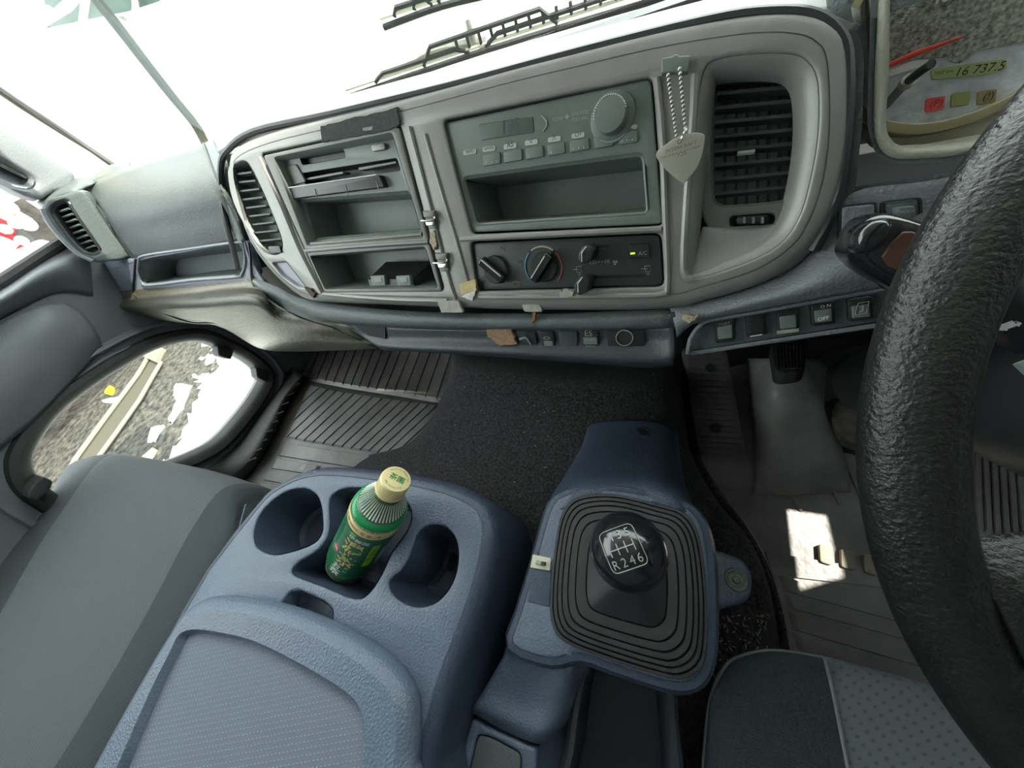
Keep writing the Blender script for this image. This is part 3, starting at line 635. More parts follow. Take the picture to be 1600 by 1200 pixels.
icon([[(802, 442), (805, 440), (810, 440), (813, 442), (811, 446), (804, 446), (802, 442)], [(805, 449), (806, 447)], [(810, 449), (811, 447)]], cp)
for x, y in [(1011, 421), (904, 422)]: icon([[(x - 4, y - 5), (x + 5, y - 6), (x + 6, y + 3), (x - 2, y + 4), (x - 4, y - 5)], [(x - 9, y - 1), (x + 1, y - 1)], [(x, y + 7), (x + 2, y + 5), (x + 4, y + 7), (x + 2, y + 9), (x, y + 7)]], cp)
# ---- small metal clips, tape residue
CL = mat('clip plastic', (.36, .355, .32), .35)
for x, y in [(669, 344), (688, 410)]:
    c = thing('metal_clip', 'small grey clip with bright lip on the left divider, ' + ('beside the upper cubby' if y < 380 else 'beside the lower cubby'), 'clip', 'clips on the bezel divider')
    quad('clip_plate', FP, [(x - 9, y - 15), (x + 9, y - 15), (x + 13, y + 14), (x + 1, y + 14)], 0, .003, SILVER2, c, .001, .0008)
    quad('clip_pad', FP, [(x - 9, y - 14), (x + 9, y - 14), (x + 10, y - 4), (x - 7, y - 4)], .003, .006, SILVER2, c, .001, .0008, href=.006)
    tube('bright_lip', [FP.hit(x - 11, y + 1, .007), FP.hit(x - 2, y + 1, .008), FP.hit(x + 9, y - 1, .007), FP.hit(x + 10, y - 5, .005)], .0011, CHROME, c, 6, sm=3)
    quad('clip_tongue', FP, [(x - 6, y), (x + 9, y), (x + 8, y + 9), (x - 3, y + 9)], .003, .006, CHROME, c, .001, .0008, href=.006)
def scrap(nm, px, m, h1, lab, amp=.0004, h0=0.0, pl=FP):
    o = plate(nm, pl, [jag(pl.uvs(px, h1), amp, 4)], h0, h1, m, None); tag(o, lab, 'scrap'); return o
OLDT = mat('old tape', (.42, .41, .36), .7, 0, ('noise', 500, .0004), .2, 150)
TAN = mat('tan adhesive', (.42, .33, .18), .8, 0, ('noise', 600, .001), .35, 200)
scrap('tape_scrap', [(683, 470), (716, 470), (723, 489), (690, 488)], OLDT, .004, 'grey tape scrap on the bezel bottom edge below the divider')
scrap('tape_scrap', [(716, 443), (742, 436), (744, 453), (720, 461)], mat('yellowed label', (.58, .46, .22), .6, 0, None, .15, 200), .004, 'yellowed square label stuck at the heater panel corner')
scrap('tape_scrap', [(722, 463), (745, 450), (738, 470)], CHROME, .003, 'shiny crumpled foil bit under the yellowed label', .0008)
scrap('tape_scrap', [(815, 476), (843, 476), (846, 487), (820, 487)], OLDT, -.001, 'small grey tape scrap below the heater panel', h0=-.008)
scrap('adhesive_residue', [(873, 457), (876, 453), (884, 451), (895, 455), (894, 463), (885, 466), (874, 464)], OLDT, .004, 'lumpy grey glue residue below the slide levers', .0008)
scrap('adhesive_residue', [(672, 363), (678, 362), (681, 374), (682, 386), (676, 390), (672, 378)], mat('pale glue', (.44, .38, .26), .7, 0, None, .3, 300), .004, 'pale glue blob between the two clips', .0006)
scrap('adhesive_residue', [(475, 449), (484, 451), (491, 459), (490, 466), (482, 458)], mat('brown residue', (.09, .06, .05), .8), .004, 'dark broken residue at the lower left bezel corner', .0006)
# pick pendant on ball chain with dark hook plate
hk = quad('hook_plate', FP, [(1034, 90), (1050, 88), (1053, 84), (1059, 84), (1061, 87), (1079, 86), (1075, 112), (1058, 114), (1055, 112), (1033, 115)], 0, .006, HAZEB, None, .001, .001); tag(hk, 'small dark hook plate stuck on the bezel top', 'hook')
pk = thing('pendant', 'silver pick shaped pendant hanging on a ball chain from the dark hook', 'pendant')
PL = .011
pkl = crom(FP.uvs([(1025, 241), (1030, 233), (1044, 223), (1060, 213), (1072, 209), (1088, 207), (1100, 210), (1101, 218), (1098, 237), (1091, 258), (1080, 274), (1070, 285), (1064, 285), (1050, 274), (1036, 260), (1027, 248)], PL), 3, True)
hole = [FP.uv(1062, 221, PL) + .0016 * np.array([math.cos(t), math.sin(t)]) for t in np.linspace(0, 2 * math.pi, 10, endpoint=False)]
plate('pick', FP, [pkl, hole], PL - .0008, PL, mat('brushed pick metal', (.50, .48, .40), .38, .6), pk, .0003)
def chain(a, b, n):
    P0, P1 = FP.hit(*a, .008), FP.hit(*b, .010)
    for i in range(n + 1):
        t = i / n; c = P0 + (P1 - P0) * t; r = .0014; V = []; F = []
        lathe('bead', c - FP.w * r, FP.w, [(.0003, 0), (r * .75, r * .35), (r, r), (r * .75, r * 1.65), (.0003, 2 * r)], STEEL, pk, 8)
    tube('chain_wire', [P0, P1], .0003, STEEL, pk, 4)
chain((1044, 118), (1057, 212), 14); chain((1062, 108), (1071, 200), 13)
tube('chain_link', [FP.hit(1072, 201, .013), FP.hit(1069, 208, .014), FP.hit(1064, 219, .013), FP.hit(1062, 222, .011)], .0009, CHROME, pk, 6, sm=3)
DKT = mat('engraved print', (.20, .18, .15), .6)
text('engraving', 'INTERKRAFT', FP, (1040, 240), (1089, 225), DKT, pk, h=PL + .0002)
text('engraving', 'DECEMBER 19 SEPTEMBER', FP, (1034, 249), (1094, 230), DKT, pk, h=PL + .0002)
text('engraving', '7.24', FP, (1058, 246), (1072, 242), DKT, pk, h=PL + .0002)
# ---- dash body round the bezel
def fp(x, y, h=0): return FP.hit(x, y, h)
HB = -.013
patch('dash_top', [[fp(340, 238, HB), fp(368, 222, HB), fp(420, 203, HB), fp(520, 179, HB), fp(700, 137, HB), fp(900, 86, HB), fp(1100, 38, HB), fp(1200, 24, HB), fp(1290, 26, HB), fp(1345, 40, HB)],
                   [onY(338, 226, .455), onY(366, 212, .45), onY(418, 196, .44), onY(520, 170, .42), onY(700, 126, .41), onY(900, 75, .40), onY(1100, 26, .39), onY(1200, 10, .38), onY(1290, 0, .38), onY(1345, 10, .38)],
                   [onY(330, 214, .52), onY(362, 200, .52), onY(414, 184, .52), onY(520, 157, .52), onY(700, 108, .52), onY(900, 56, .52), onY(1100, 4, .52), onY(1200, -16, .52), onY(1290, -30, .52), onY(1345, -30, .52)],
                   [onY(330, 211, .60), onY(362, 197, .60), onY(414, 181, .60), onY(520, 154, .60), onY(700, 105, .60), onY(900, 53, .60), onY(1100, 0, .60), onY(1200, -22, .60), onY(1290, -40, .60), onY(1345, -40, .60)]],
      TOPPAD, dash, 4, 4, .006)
tube('bezel_gap_shade', [fp(x, y - (6 if 380 < x < 1290 and y < 300 else 0), -.006) for x, y in [(372, 420), (350, 330), (345, 262), (358, 232), (400, 210), (520, 184), (700, 142), (900, 90), (1100, 42), (1200, 28), (1272, 34), (1312, 62), (1322, 110), (1320, 200), (1308, 300), (1290, 352), (1270, 392)]], .0042, BLACK, dash, 8, sm=4, label='black strip standing for the shadow gap around the bezel')  # dark strip laid where the bezel gap is only in shadow
# right hand dash body with instrument opening
ic = FR([(1386, -80), (1380, 60), (1375, 190), (1386, 228), (1412, 240), (1500, 234), (1660, 202), (1660, -80)], .012, -.014)
ro = FR([(1300, -90), (1310, 40), (1330, 95), (1328, 200), (1318, 300), (1300, 360), (1330, 306), (1440, 292), (1700, 250), (1700, -110)], .006, -.014)
plate('cluster_surround', FP, [ro, ic], -.030, -.014, DGREY, dash, .006, label='dark grey surround of the instruments')
wl = [(1386, -80), (1380, 60), (1377, 130), (1375, 190), (1378, 214), (1386, 228), (1398, 237), (1415, 240), (1460, 238), (1500, 234), (1570, 220), (1650, 203)]
wc = FP.uv(1520, 60, -.014)
def woff(p, d, h):
    q = FP.uv(*p, -.014); e = wc - q; e = e / np.linalg.norm(e); q = q + e * d; return FP.at(q[0], q[1], h)
patch('cluster_opening', [[woff(p, d, h) for p in wl] for d, h in [(-.0025, -.0145), (-.0005, -.0125), (.0015, -.014), (.004, -.020), (.007, -.040), (.009, -.062)]], mat('sunlit beige inner wall', (.36, .36, .29), .5, 0, ('grain', 500, .0003), .05, 12), dash, 3, 3, .001)  # pale beige puts sunlight into the colour of a grey wall
mesh('instrument_hood', [(.12, .392, -.069), (.55, .345, -.075), (.55, .56, -.075), (.12, .56, -.069), (.12, .392, -.063), (.55, .345, -.069), (.55, .56, -.069), (.12, .56, -.063)], [(3, 2, 1, 0), (4, 5, 6, 7), (0, 1, 5, 4), (1, 2, 6, 5), (2, 3, 7, 6), (3, 0, 4, 7)], DGREY, dash)
rtop = [(1288, 400), (1300, 352), (1328, 300), (1440, 284), (1560, 262), (1720, 230)]
patch('driver_panel', [[fp(1046, 478, HB), fp(1130, 462, HB), fp(1236, 420, HB), fp(1296, 352, HB), fp(1335, 300, HB), fp(1440, 284, HB), fp(1560, 264, HB), fp(1720, 235, HB)],
                       [fp(1050, 492, -.004), fp(1130, 474, -.004), fp(1236, 440, -.005), fp(1300, 395, -.006), fp(1350, 360, -.008), (fp(1445, 340, -.010)), fp(1560, 325, -.012), fp(1720, 305, -.012)],
                       [fp(1054, 508, 0), fp(1130, 486, 0), fp(1238, 458, .002), fp(1306, 435, .002), fp(1370, 418, 0), fp(1455, 405, 0), fp(1560, 395, 0), fp(1720, 380, 0)],
                       [fp(1058, 528, -.006), fp(1095, 503, -.004), fp(1242, 474, -.002), fp(1312, 461, -.002), fp(1390, 448, -.004), fp(1470, 440, -.006), fp(1560, 432, -.006), fp(1720, 420, -.006)]],
      LGREY, dash, 5, 5, .006, label='grey leather grained panel under the instruments')
for q, nm, m_ in [([(1317, 323), (1372, 317), (1374, 398), (1315, 402)], 'blank_cover', LGREY), ([(1384, 316), (1443, 310), (1446, 392), (1386, 398)], 'switch_frame', DGREY)]:
    l = FR(q, .002, .0)
    rim(nm + '_gap', FP, l, [(.001, -.006), (.0008, -.0035), (-.0002, -.0035), (-.0002, -.006)], BLACK, dash)
    plate(nm, FP, [off(dense(l), -.0006)], -.010, -.003 if nm == 'blank_cover' else -.0045, m_, dash, .0008)
quad('mode_button', FP, [(1400, 324), (1431, 321), (1432, 345), (1402, 347)], -.006, .001, DGREY, dash, .002, .001, href=.001)
text('print', 'MODE', FP, (1404, 334), (1429, 331.5), GREYP, dash, h=.0013)
# driver switch row
def swp(x, y, h=0): return FP.hit(x, y, h)
swl = FR([(1076, 552), (1084, 522), (1112, 501), (1250, 476), (1392, 452), (1420, 460), (1420, 500), (1376, 508), (1200, 534)], .005, -.014)
plate('switch_row_panel', FP, [swl], -.024, -.014, DGREY, dash, .001)
tube('switch_row_lip', [fp(x, y, -.006) for x, y in [(1074, 553), (1079, 530), (1092, 511), (1112, 500), (1180, 488), (1260, 473), (1330, 460), (1400, 448)]], .0022, LGREY, dash, 8, sm=3)
tube('switch_row_lip', [fp(x, y, -.010) for x, y in [(1074, 553), (1130, 545), (1200, 534), (1300, 519), (1395, 505)]], .0020, LGREY, dash, 8, sm=3)
for i, (x, y, wd) in enumerate([(1133, 517, 36), (1182, 508, 36), (1232, 501, 40), (1287, 491, 42), (1346, 484, 44)]):
    s = quad('rocker_switch', FP, [(x - wd * .48, y - 15), (x + wd * .42, y - 21), (x + wd * .46, y + 15), (x - wd * .42, y + 20)], -.014, -.009, BLACK, dash, .002, .0012, href=-.009)
    quad('rocker', FP, [(x - wd * .34, y - 5), (x + wd * .30, y - 9), (x + wd * .33, y + 11), (x - wd * .30, y + 14)], -.009, -.007, HAZEB if i != 1 else BLACK, s, .001, .0008, href=-.007)
    if i == 0: text('switch_print', 'START', FP, (x - 10, y - 8), (x + 8, y - 11), GREYP, s, h=-.0086)
    if i == 3:
        text('switch_print', 'O N', FP, (x - 5, y - 9), (x + 11, y - 12), WHITEP, s, h=-.0084); text('switch_print', 'OFF', FP, (x - 9, y + 11), (x + 9, y + 7), WHITEP, s, h=-.0064, bold=.02)
    if i == 1: quad('white_line', FP, [(x - 10, y + 17), (x + 9, y + 14), (x + 9, y + 15.5), (x - 10, y + 18.5)], -.009, -.0085, WHITEP, s, href=-.0086)
    if i == 2: quad('worn_strip', FP, [(x - 18, y + 16), (x + 16, y + 12), (x + 16, y + 17), (x - 18, y + 21)], -.009, -.0083, OLDT, s, href=-.0084)
    if i == 4:
        for l in [[(x - 10, y + 8), (x - 5, y - 10), (x + 12, y - 13), (x + 8, y + 5), (x - 10, y + 8)], [(x - 1, y - 6), (x + 3, y - 6), (x + 2, y + 2), (x - 3, y + 2)], [(x - 5, y + 4), (x + 4, y + 2)]]:
            tube('truck_icon', [FP.hit(a, b, -.0066) for a, b in l], .0004, GREYP, s, 4)
scrap('foil_residue', [(1064, 494), (1070, 491), (1082, 493), (1089, 492), (1087, 500), (1076, 503), (1066, 500)], mat('flaky foil', (.5, .42, .3), .4, .4, ('noise', 900, .002), .5, 400), .0045, 'flaky glued foil residue left of the driver switch row', .0008)
patch('right_dash_body', [[(x, .60, -.03) for x in (.30, .50, .70, .85)], [(x, .50, -.035) for x in (.30, .50, .70, .85)], [(x, .45, -.07) for x in (.30, .50, .70, .85)], [(x, .44, -.18) for x in (.30, .50, .70, .85)], [(x, .45, -.27) for x in (.30, .50, .70, .85)], [(x, .58, -.30) for x in (.30, .50, .70, .85)]], DGREY, dash, 4, 4, .006)
# ---- lower centre strip
patch('lower_strip', [[fp(372, 424, HB), fp(430, 446, HB), fp(474, 466, HB), fp(580, 481, HB), fp(700, 488, HB), fp(850, 489, HB), fp(950, 486, HB), fp(1052, 480, HB)],
                      [fp(392, 440, -.008), fp(440, 463, -.006), fp(482, 481, -.003), fp(580, 492, -.002), fp(700, 498, -.002), fp(850, 500, -.002), fp(950, 498, -.002), fp(1055, 492, -.003)],
                      [fp(402, 452, -.008), fp(452, 480, -.006), fp(500, 497, -.003), fp(590, 506, -.002), fp(700, 510, -.002), fp(850, 512, -.002), fp(950, 512, -.002), fp(1056, 506, -.003)],
                      [fp(412, 462, -.013), fp(470, 496, -.012), fp(540, 507, -.012), fp(600, 511, -.012), fp(700, 515, -.011), fp(850, 516, -.011), fp(950, 516, -.011), fp(1056, 513, -.006)]], DGREY, dash, 5, 5, .004)
strip = patch('lower_strip_face', [[fp(530, 503, -.012), fp(600, 511, -.012), fp(700, 515, -.012), fp(850, 516, -.012), fp(950, 516, -.012), fp(1012, 515, -.011), fp(1052, 512, -.004)],
                      [fp(560, 522, -.014), fp(600, 528, -.014), fp(700, 530, -.014), fp(850, 532, -.014), fp(950, 532, -.014), fp(1014, 532, -.013), fp(1053, 530, -.004)],
                      [fp(596, 546, -.013), fp(630, 548, -.012), fp(720, 553, -.012), fp(850, 562, -.012), fp(950, 569, -.012), fp(1016, 573, -.012), fp(1052, 570, -.010)],
                      [onY(596, 544, .30), onY(630, 546, .30), onY(720, 551, .30), onY(850, 560, .30), onY(950, 566, .30), onY(1010, 570, .30), onY(1050, 566, .30)]], SLATE, dash, 4, 5, .004, label='dark blue grey strip with small switches')
quad('side_pocket', FP, [(540, 498), (602, 510), (602, 530), (575, 524)], -.0125, -.011, DEEP, dash, .002, href=-.011)
for nm, q in [('lamp_socket', [(806, 517), (836, 518), (840, 543), (812, 543)]), ('rocker_switch', [(842, 517), (865, 518), (868, 544), (846, 543)]), ('blank_cover', [(873, 518), (901, 518), (903, 546), (875, 545)]), ('rocker_switch', [(906, 517), (934, 517), (936, 547), (909, 546)]), ('lighter_plate', [(946, 515), (1007, 515), (1008, 548), (951, 547)])]:
    s = quad(nm, FP, q, -.016, -.0105, SLATE if nm == 'blank_cover' else BLACK, dash, .0018, .0008, href=-.0105)
    if nm == 'rocker_switch' and q[0][0] > 900:
        text('switch_print', 'ES', FP, (914, 525), (925, 525), GREYP, s, h=-.0102); text('switch_print', 'START', FP, (914, 533), (930, 533), GREYP, s, h=-.0102); text('switch_print', '~~~', FP, (915, 543), (932, 544), GREYP, s, h=-.0102)
        quad('rocker', FP, [(911, 527), (932, 527), (933, 538), (912, 538)], -.0105, -.0103, HAZEB, s, .001, href=-.0103)
    elif nm == 'rocker_switch': text('switch_print', '<> ', FP, (849, 532), (860, 532), GREYP, s, h=-.0098); quad('rocker', FP, [(849, 533), (863, 533), (865, 541), (851, 541)], -.0105, -.009, HAZEB, s, .001, .0005, href=-.009)
    elif nm == 'lamp_socket': tube('socket_swirl', [fp(812, 530, -.010), fp(822, 528, -.009), (fp(830, 538, -.010))], .0018, HAZEB, s, 6, sm=3)
    elif nm == 'lighter_plate':
        c = FP.hit(976, 527, -.0105)
        lathe('lighter_ring', c, FP.w, [(.0088, 0), (.0092, .0015), (.0088, .0024), (.0078, .0024), (.0076, 0), (.0070, -.0005)], CHROME, s, 40, capend=False)
        lathe('lighter_cap', c, FP.w, [(.0076, 0), (.0070, .0012), (.003, .001)], BLACK, s, 40)
scrap('torn_sticker', [(758, 514), (798, 513), (808, 538), (780, 540), (770, 531), (762, 526)], mat('torn brown sticker', (.38, .24, .14), .8, 0, ('noise', 900, .0015), .3, 400), -.007, 'torn brown sticker left of the small switches', .0007, h0=-.012)
for l in [[(762, 523), (780, 525), (803, 527)], [(776, 515), (784, 538)], [(790, 514), (797, 539)]]: pass
scrap('scratch_flake', [(832, 488), (838, 490), (835, 500), (832, 505), (829, 502), (832, 497)], mat('rusty flake', (.25, .12, .05), .8), .0015, 'rusty flake hanging under the small grey tape', .0003, h0=-.002)
# ---- left hand dash: airbag cover, vent pod, tray, curved underside
LP = Pl(fp(385, 375, -.014), (1, 0, 0), fv)
def lp(x, y, h=0): return LP.hit(x, y, h)
patch('airbag_cover', [[onY(128, 292, .47), onY(180, 268, .49), onY(240, 246, .50), onY(318, 224, .50)],
                       [lp(160, 332, .004), lp(210, 318, .010), lp(270, 300, .012), lp(340, 282, .010)],
                       [lp(185, 372, 0), lp(230, 362, .004), lp(300, 350, .006), lp(370, 335, .004)],
                       [lp(208, 403, -.004), lp(240, 399, -.004), lp(310, 390, -.004), lp(385, 375, -.006)]], mat('upper cover plastic', (.078, .090, .090), .5, 0, ('grain', 500, .0004), .06, 12), dash, 6, 6, .006, label='grey grained upper cover above the tray')
patch('bezel_side_cover', [[onY(318, 224, .50), onY(336, 216, .50), onY(360, 214, .49)],
                           [lp(340, 282, .010), fp(346, 262, -.013), fp(352, 250, -.013)],
                           [lp(370, 335, .004), fp(352, 320, -.013), fp(362, 320, -.016)],
                           [lp(386, 376, -.006), fp(382, 390, -.013), fp(384, 392, -.016)]], DGREY, dash, 4, 5, .004)
tube('cover_seam', [onY(128, 292, .469), lp(160, 332, .004), lp(185, 372, 0), lp(208, 403, -.003)], .0022, BLACK, dash, 6, sm=5)
tube('cover_seam', [onY(318, 224, .499), lp(340, 282, .009), lp(370, 335, .003), lp(386, 376, -.005)], .0018, BLACK, dash, 6, sm=5)
SV = Pl(onX(150, 405, -1.06), (.0, .86, 0.2), (0, -.2, .86)); SV = Pl(onX(130, 380, -1.07), nrm([.62, .75, 0]), nrm([-.28, .2, .94]))
if SV.w @ SV.o > 0: SV = Pl(SV.o, -SV.u, SV.v)
svo = crom(SV.uvs([(66, 326), (76, 311), (95, 304), (125, 296), (140, 312), (165, 350), (200, 400), (162, 409), (145, 409), (120, 395), (92, 368), (73, 342)]), 3, True)
svh = crom(SV.uvs([(78, 330), (85, 318), (103, 313), (112, 325), (130, 352), (150, 380), (156, 392), (144, 398), (126, 392), (104, 370), (86, 345)]), 3, True)
sv = plate('side_vent', SV, [svo, svh], -.02, 0, DGREY, dash, .006, label='small louvred vent beside the passenger door')
rim('vent_wall', SV, svh, [(0, -.001), (-.004, -.004), (-.010, -.05)], BLACK, sv, True)
tube('vent_edge', [SV.hit(x, y, .001) for x, y in [(66, 326), (73, 342), (92, 368), (120, 395), (145, 408)]], .004, DOORM, sv, 8, sm=4)
for k in range(8):
    t = k / 7; a = lerp((106, 326), (146, 384), t); b = lerp((84, 330), (122, 390), t)
    tube('slat', [SV.hit(a[0] + 2, a[1], -.004), SV.hit((a[0] + b[0]) / 2 - 2, (a[1] + b[1]) / 2 + 3, -.012)], .0022, DGREY, sv, 6)
patch('dash_end_cover', [[onX(56, 316, -1.13), onX(88, 290, -1.13), onX(120, 272, -1.12), onX(156, 262, -1.11), onY(200, 250, .52)],
                        [onX(66, 326, -1.10), SV.hit(84, 308, -.006), SV.hit(118, 297, -.006), onY(150, 284, .475), onY(200, 266, .49)]], DGREY, dash, 4, 3, .004)
# tray panel
tr_o = crom(LP.uvs([(147, 410), (208, 404), (300, 389), (384, 376), (392, 400), (396, 436), (330, 444), (270, 450), (212, 457), (148, 468)]), 3, True)
tr_h = crom(LP.uvs([(217, 408), (224, 400), (290, 390), (370, 379), (380, 382), (383, 410), (378, 428), (368, 433), (300, 438), (235, 446), (222, 442), (216, 425)]), 3, True)
plate('tray_panel', LP, [tr_o, tr_h], -.012, 0, TRAY, dash, .003, label='pale blue grey panel with an open tray')
rim('tray_recess', LP, tr_h, [(0, -.001), (-.004, -.006), (-.012, -.060)], DGREY, dash, True, label='recess of the open tray')
tube('tray_edge', [LP.hit(x, y, .001) for x, y in [(217, 408), (224, 400), (290, 390), (370, 379), (380, 382), (383, 410), (378, 428), (368, 433), (300, 438), (235, 446), (222, 442), (216, 425)]], .0022, TRAY, dash, 8, True, sm=3)
tube('tray_seam', [lp(212, 404, .001), lp(210, 430, .001), lp(209, 458, .001), lp(225, 472, .006), lp(262, 492, .002), onY(300, 504, .31), onY(336, 505, .31), onY(362, 512, .31), onY(400, 527, .31)], .0022, BLACK, dash, 6, sm=4)
tube('panel_seam', [lp(388, 378, .001), lp(391, 400, .001), lp(393, 436, .002), lp(402, 455, .004)], .0018, BLACK, dash, 6, sm=4)
UND = mat('scuffed glovebox plastic', (.085, .080, .062), .38, 0, ('noise', 160, .0008), .15, 18)
patch('corner_panel', [[lp(384, 376, -.001), fp(384, 392, -.014), fp(388, 400, -.014)], [lp(394, 410, -.001), fp(392, 412, -.014), fp(402, 424, -.013)], [lp(396, 437, -.001), fp(402, 440, -.012), fp(420, 452, -.012)]], TRAY, dash, 3, 3, .003)
patch('glovebox_underside', [[lp(147, 462, 0), lp(212, 452, 0), lp(300, 445, 0), lp(394, 433, 0), fp(424, 452, -.012), fp(478, 488, -.012), fp(545, 506, -.013)],
                             [lp(150, 476, .003), lp(216, 464, .004), lp(300, 456, .004), lp(396, 448, .004), fp(430, 470, -.012), fp(484, 500, -.012), fp(556, 516, -.014)],
                             [onY(156, 484, .31), onY(232, 484, .30), onY(318, 482, .29), onY(400, 480, .285), onY(440, 505, .285), onY(500, 522, .28), onY(572, 530, .27)],
                             [onY(170, 490, .38), onY(255, 504, .36), onY(336, 508, .34), onY(402, 543, .33), onY(450, 549, .32), onY(520, 548, .31), onY(598, 545, .30)],
                             [onY(170, 486, .60), onY(255, 496, .60), onY(336, 500, .60), onY(402, 530, .60), onY(450, 540, .60), onY(520, 540, .60), onY(598, 540, .60)]], UND, dash, 5, 6, .006, label='scuffed glovebox underside')
tube('glovebox_seam', [fp(396, 446, -.010), fp(412, 462, -.010), onY(440, 482, .275), onY(480, 500, .272), onY(520, 512, .272), onY(560, 530, .272), onY(592, 543, .275)], .0015, BLACK, dash, 6, sm=4)
# shelf under the dash that closes the body
mesh('dash_floor', [fp(1070, 553, -.012), fp(1390, 503, -.012), fp(1700, 440, -.012), (.60, .19, -.25), (.60, .60, -.28), (.02, .60, -.30)], [(0, 1, 2, 3, 4, 5)], DEEP, dash)
# ================================================================== INSTRUMENTS
ins = thing('instrument_cluster', 'instrument cluster with speed dial, red needle and odometer behind a scratched lens', 'gauge')
IH = -.058
def ip(x, y, h=IH): return FP.hit(x, y, h)
quad('cluster_floor', FP, [(1370, -140), (1362, 190), (1385, 235), (1600, 225), (1720, 190), (1720, -140)], IH - .012, IH - .002, CREAM, ins, .01, href=IH)  # cream tone carries the sunlight on the recess floor
cpt = FP.uv(1520, 10, IH); rr = np.linalg.norm(FP.uv(1500, 198, IH) - cpt)
circ = lambda r, n=64: [cpt + r * np.array([math.cos(2 * math.pi * k / n), math.sin(2 * math.pi * k / n)]) for k in range(n)]
DIALM = mat('grey dial face', (.56, .60, .63), .55, 0, ('noise', 300, .0006), .25, 120)  # face tone raised in place of sun on the dial
GLARE = mat('scratch glare dial face', (.30, .30, .25), .5, 0, ('noise', 500, .001), .75, 420)  # pale speckle paints sun glare from the scratched lens
plate('dial_ring', FP, [circ(rr), circ(rr * .905)], IH - .002, IH + .010, mat('brass tinted ring', (.42, .38, .22), .4, .3), ins, .001)
plate('dial_face', FP, [circ(rr * .905)], IH - .002, IH + .002, DIALM, ins)
up_l = [(1372, 120), (1380, 108), (1430, 92), (1480, 88), (1484, 96), (1500, 98), (1514, 88), (1525, 80), (1600, 66), (1720, 40), (1720, -140), (1372, -140)]
quad('upper_dial', FP, up_l, IH + .002, IH + .003, GLARE, ins, href=IH + .003)
text('dial_number', '40', FP, (1452, 8), (1484, 1), WHITEP, ins, h=IH + .0042, bold=.01)
for k in range(9):
    a = lerp((1404, 36), (1436, -6), k / 8); d_ = 5 if k % 4 else 9
    tube('dial_tick', [ip(a[0], a[1], IH + .004), ip(a[0] + d_, a[1] - d_ * .3, IH + .004)], .0004, WHITEP, ins, 4)
nd = [ip(1376, 108, IH + .010), ip(1430, 84, IH + .012), ip(1503, 58, IH + .012)]
tube('needle', nd, [.0016, .0018, .0006], mat('red needle', (.75, .08, .05), .4), ins, 8)
quad('odometer', FP, [(1455, 108), (1572, 92), (1574, 108), (1540, 116), (1457, 124)], IH + .002, IH + .0035, mat('odometer screen', (.42, .47, .20), .35), ins, .001, href=IH + .0035)
text('odometer_digits', 'TRIP km', FP, (1458, 118), (1488, 113), BLACK, ins, h=IH + .004)
text('odometer_digits', '16 737.5', FP, (1494, 119), (1567, 109), BLACK, ins, h=IH + .004)
for x, y, c in [(1462, 162, (.80, .12, .10)), (1502, 154, (.30, .32, .12)), (1543, 151, (.32, .25, .12))]:
    q = quad('warning_lamp', FP, [(x - 14, y - 8), (x + 15, y - 12), (x + 12, y + 9), (x - 16, y + 13)], IH + .002, IH + .0035, mat('warning lamp', c, .5), ins, .001, href=IH + .0035)
    m_ = BLACK
    cc_ = FP.uv(x, y, IH + .0038)
    if c[0] > .5: text('lamp_symbol', '(P)', FP, (x - 10, y + 6), (x + 9, y + 3), mat('dark red print', (.3, .02, .02), .5), q, h=IH + .0038)
    elif c[0] > .31: text('lamp_symbol', '(!)', FP, (x - 8, y + 6), (x + 8, y + 3), BLACK, q, h=IH + .0038)
quad('reset_panel', FP, [(1376, 116), (1420, 96), (1450, 92), (1452, 100), (1380, 122)], IH + .002, IH + .004, WHITE, ins, .001, href=IH + .004)
tube('reset_stem', [ip(1384, 165, IH + .002), ip(1404, 142, -.045), ip(1420, 125, -.036)], .0028, HAZEB, ins, 12)
tube('reset_stem_collar', [ip(1415, 131, -.039), ip(1421, 125, -.036)], .0042, STEEL, ins, 14)
tube('reset_knob', [ip(1421, 125, -.036), ip(1438, 112, -.028), ip(1455, 100, -.022)], .0026, BLACK, ins, 14)
# ================================================================== STEERING WHEEL AND COLUMN
WC = np.array([.3238, .0945, -.1631]); wt, wyaw, wr, WR = .621, .0213, .0153, .215
wx = np.array([math.cos(wyaw), math.sin(wyaw), 0]); wy = np.array([-math.sin(wyaw), math.cos(wyaw), 0]) * math.cos(wt) + np.array([0, 0, 1]) * math.sin(wt); wn = np.cross(wx, wy)
sw = thing('steering_wheel', 'black leather wrapped steering wheel at the right edge', 'steering wheel')
V = []; F = []; NT, NP = 160, 28
for i in range(NT):
    t = 2 * math.pi * i / NT; rad = wx * math.cos(t) + wy * math.sin(t)
    for k in range(NP):
        p = 2 * math.pi * k / NP; q = wr * (1 + .04 * math.cos(3 * p)); V.append(WC + rad * (WR + q * math.cos(p)) + wn * (q * math.sin(p)))
for i in range(NT):
    for k in range(NP): F.append((i * NP + k, i * NP + (k + 1) % NP, ((i + 1) % NT) * NP + (k + 1) % NP, ((i + 1) % NT) * NP + k))
mesh('rim', V, F, LEATHER, sw)
def wp(r, t, h=0): t = math.radians(t); return WC + (wx * math.cos(t) + wy * math.sin(t)) * r + wn * h
for a in (203, -23):
    patch('spoke', [[wp(.210, a + 9, .002), wp(.205, a + 4, .014), wp(.205, a - 4, .014), wp(.210, a - 9, .002)],
                    [wp(.15, a + 7, -.012), wp(.15, a + 4, .002), wp(.15, a - 5, .002), wp(.15, a - 10, -.012)],
                    [wp(.07, a + 18, -.03), wp(.07, a + 10, -.018), wp(.07, a - 12, -.018), wp(.07, a - 22, -.03)]], LEATHER, sw, 5, 5, .008)
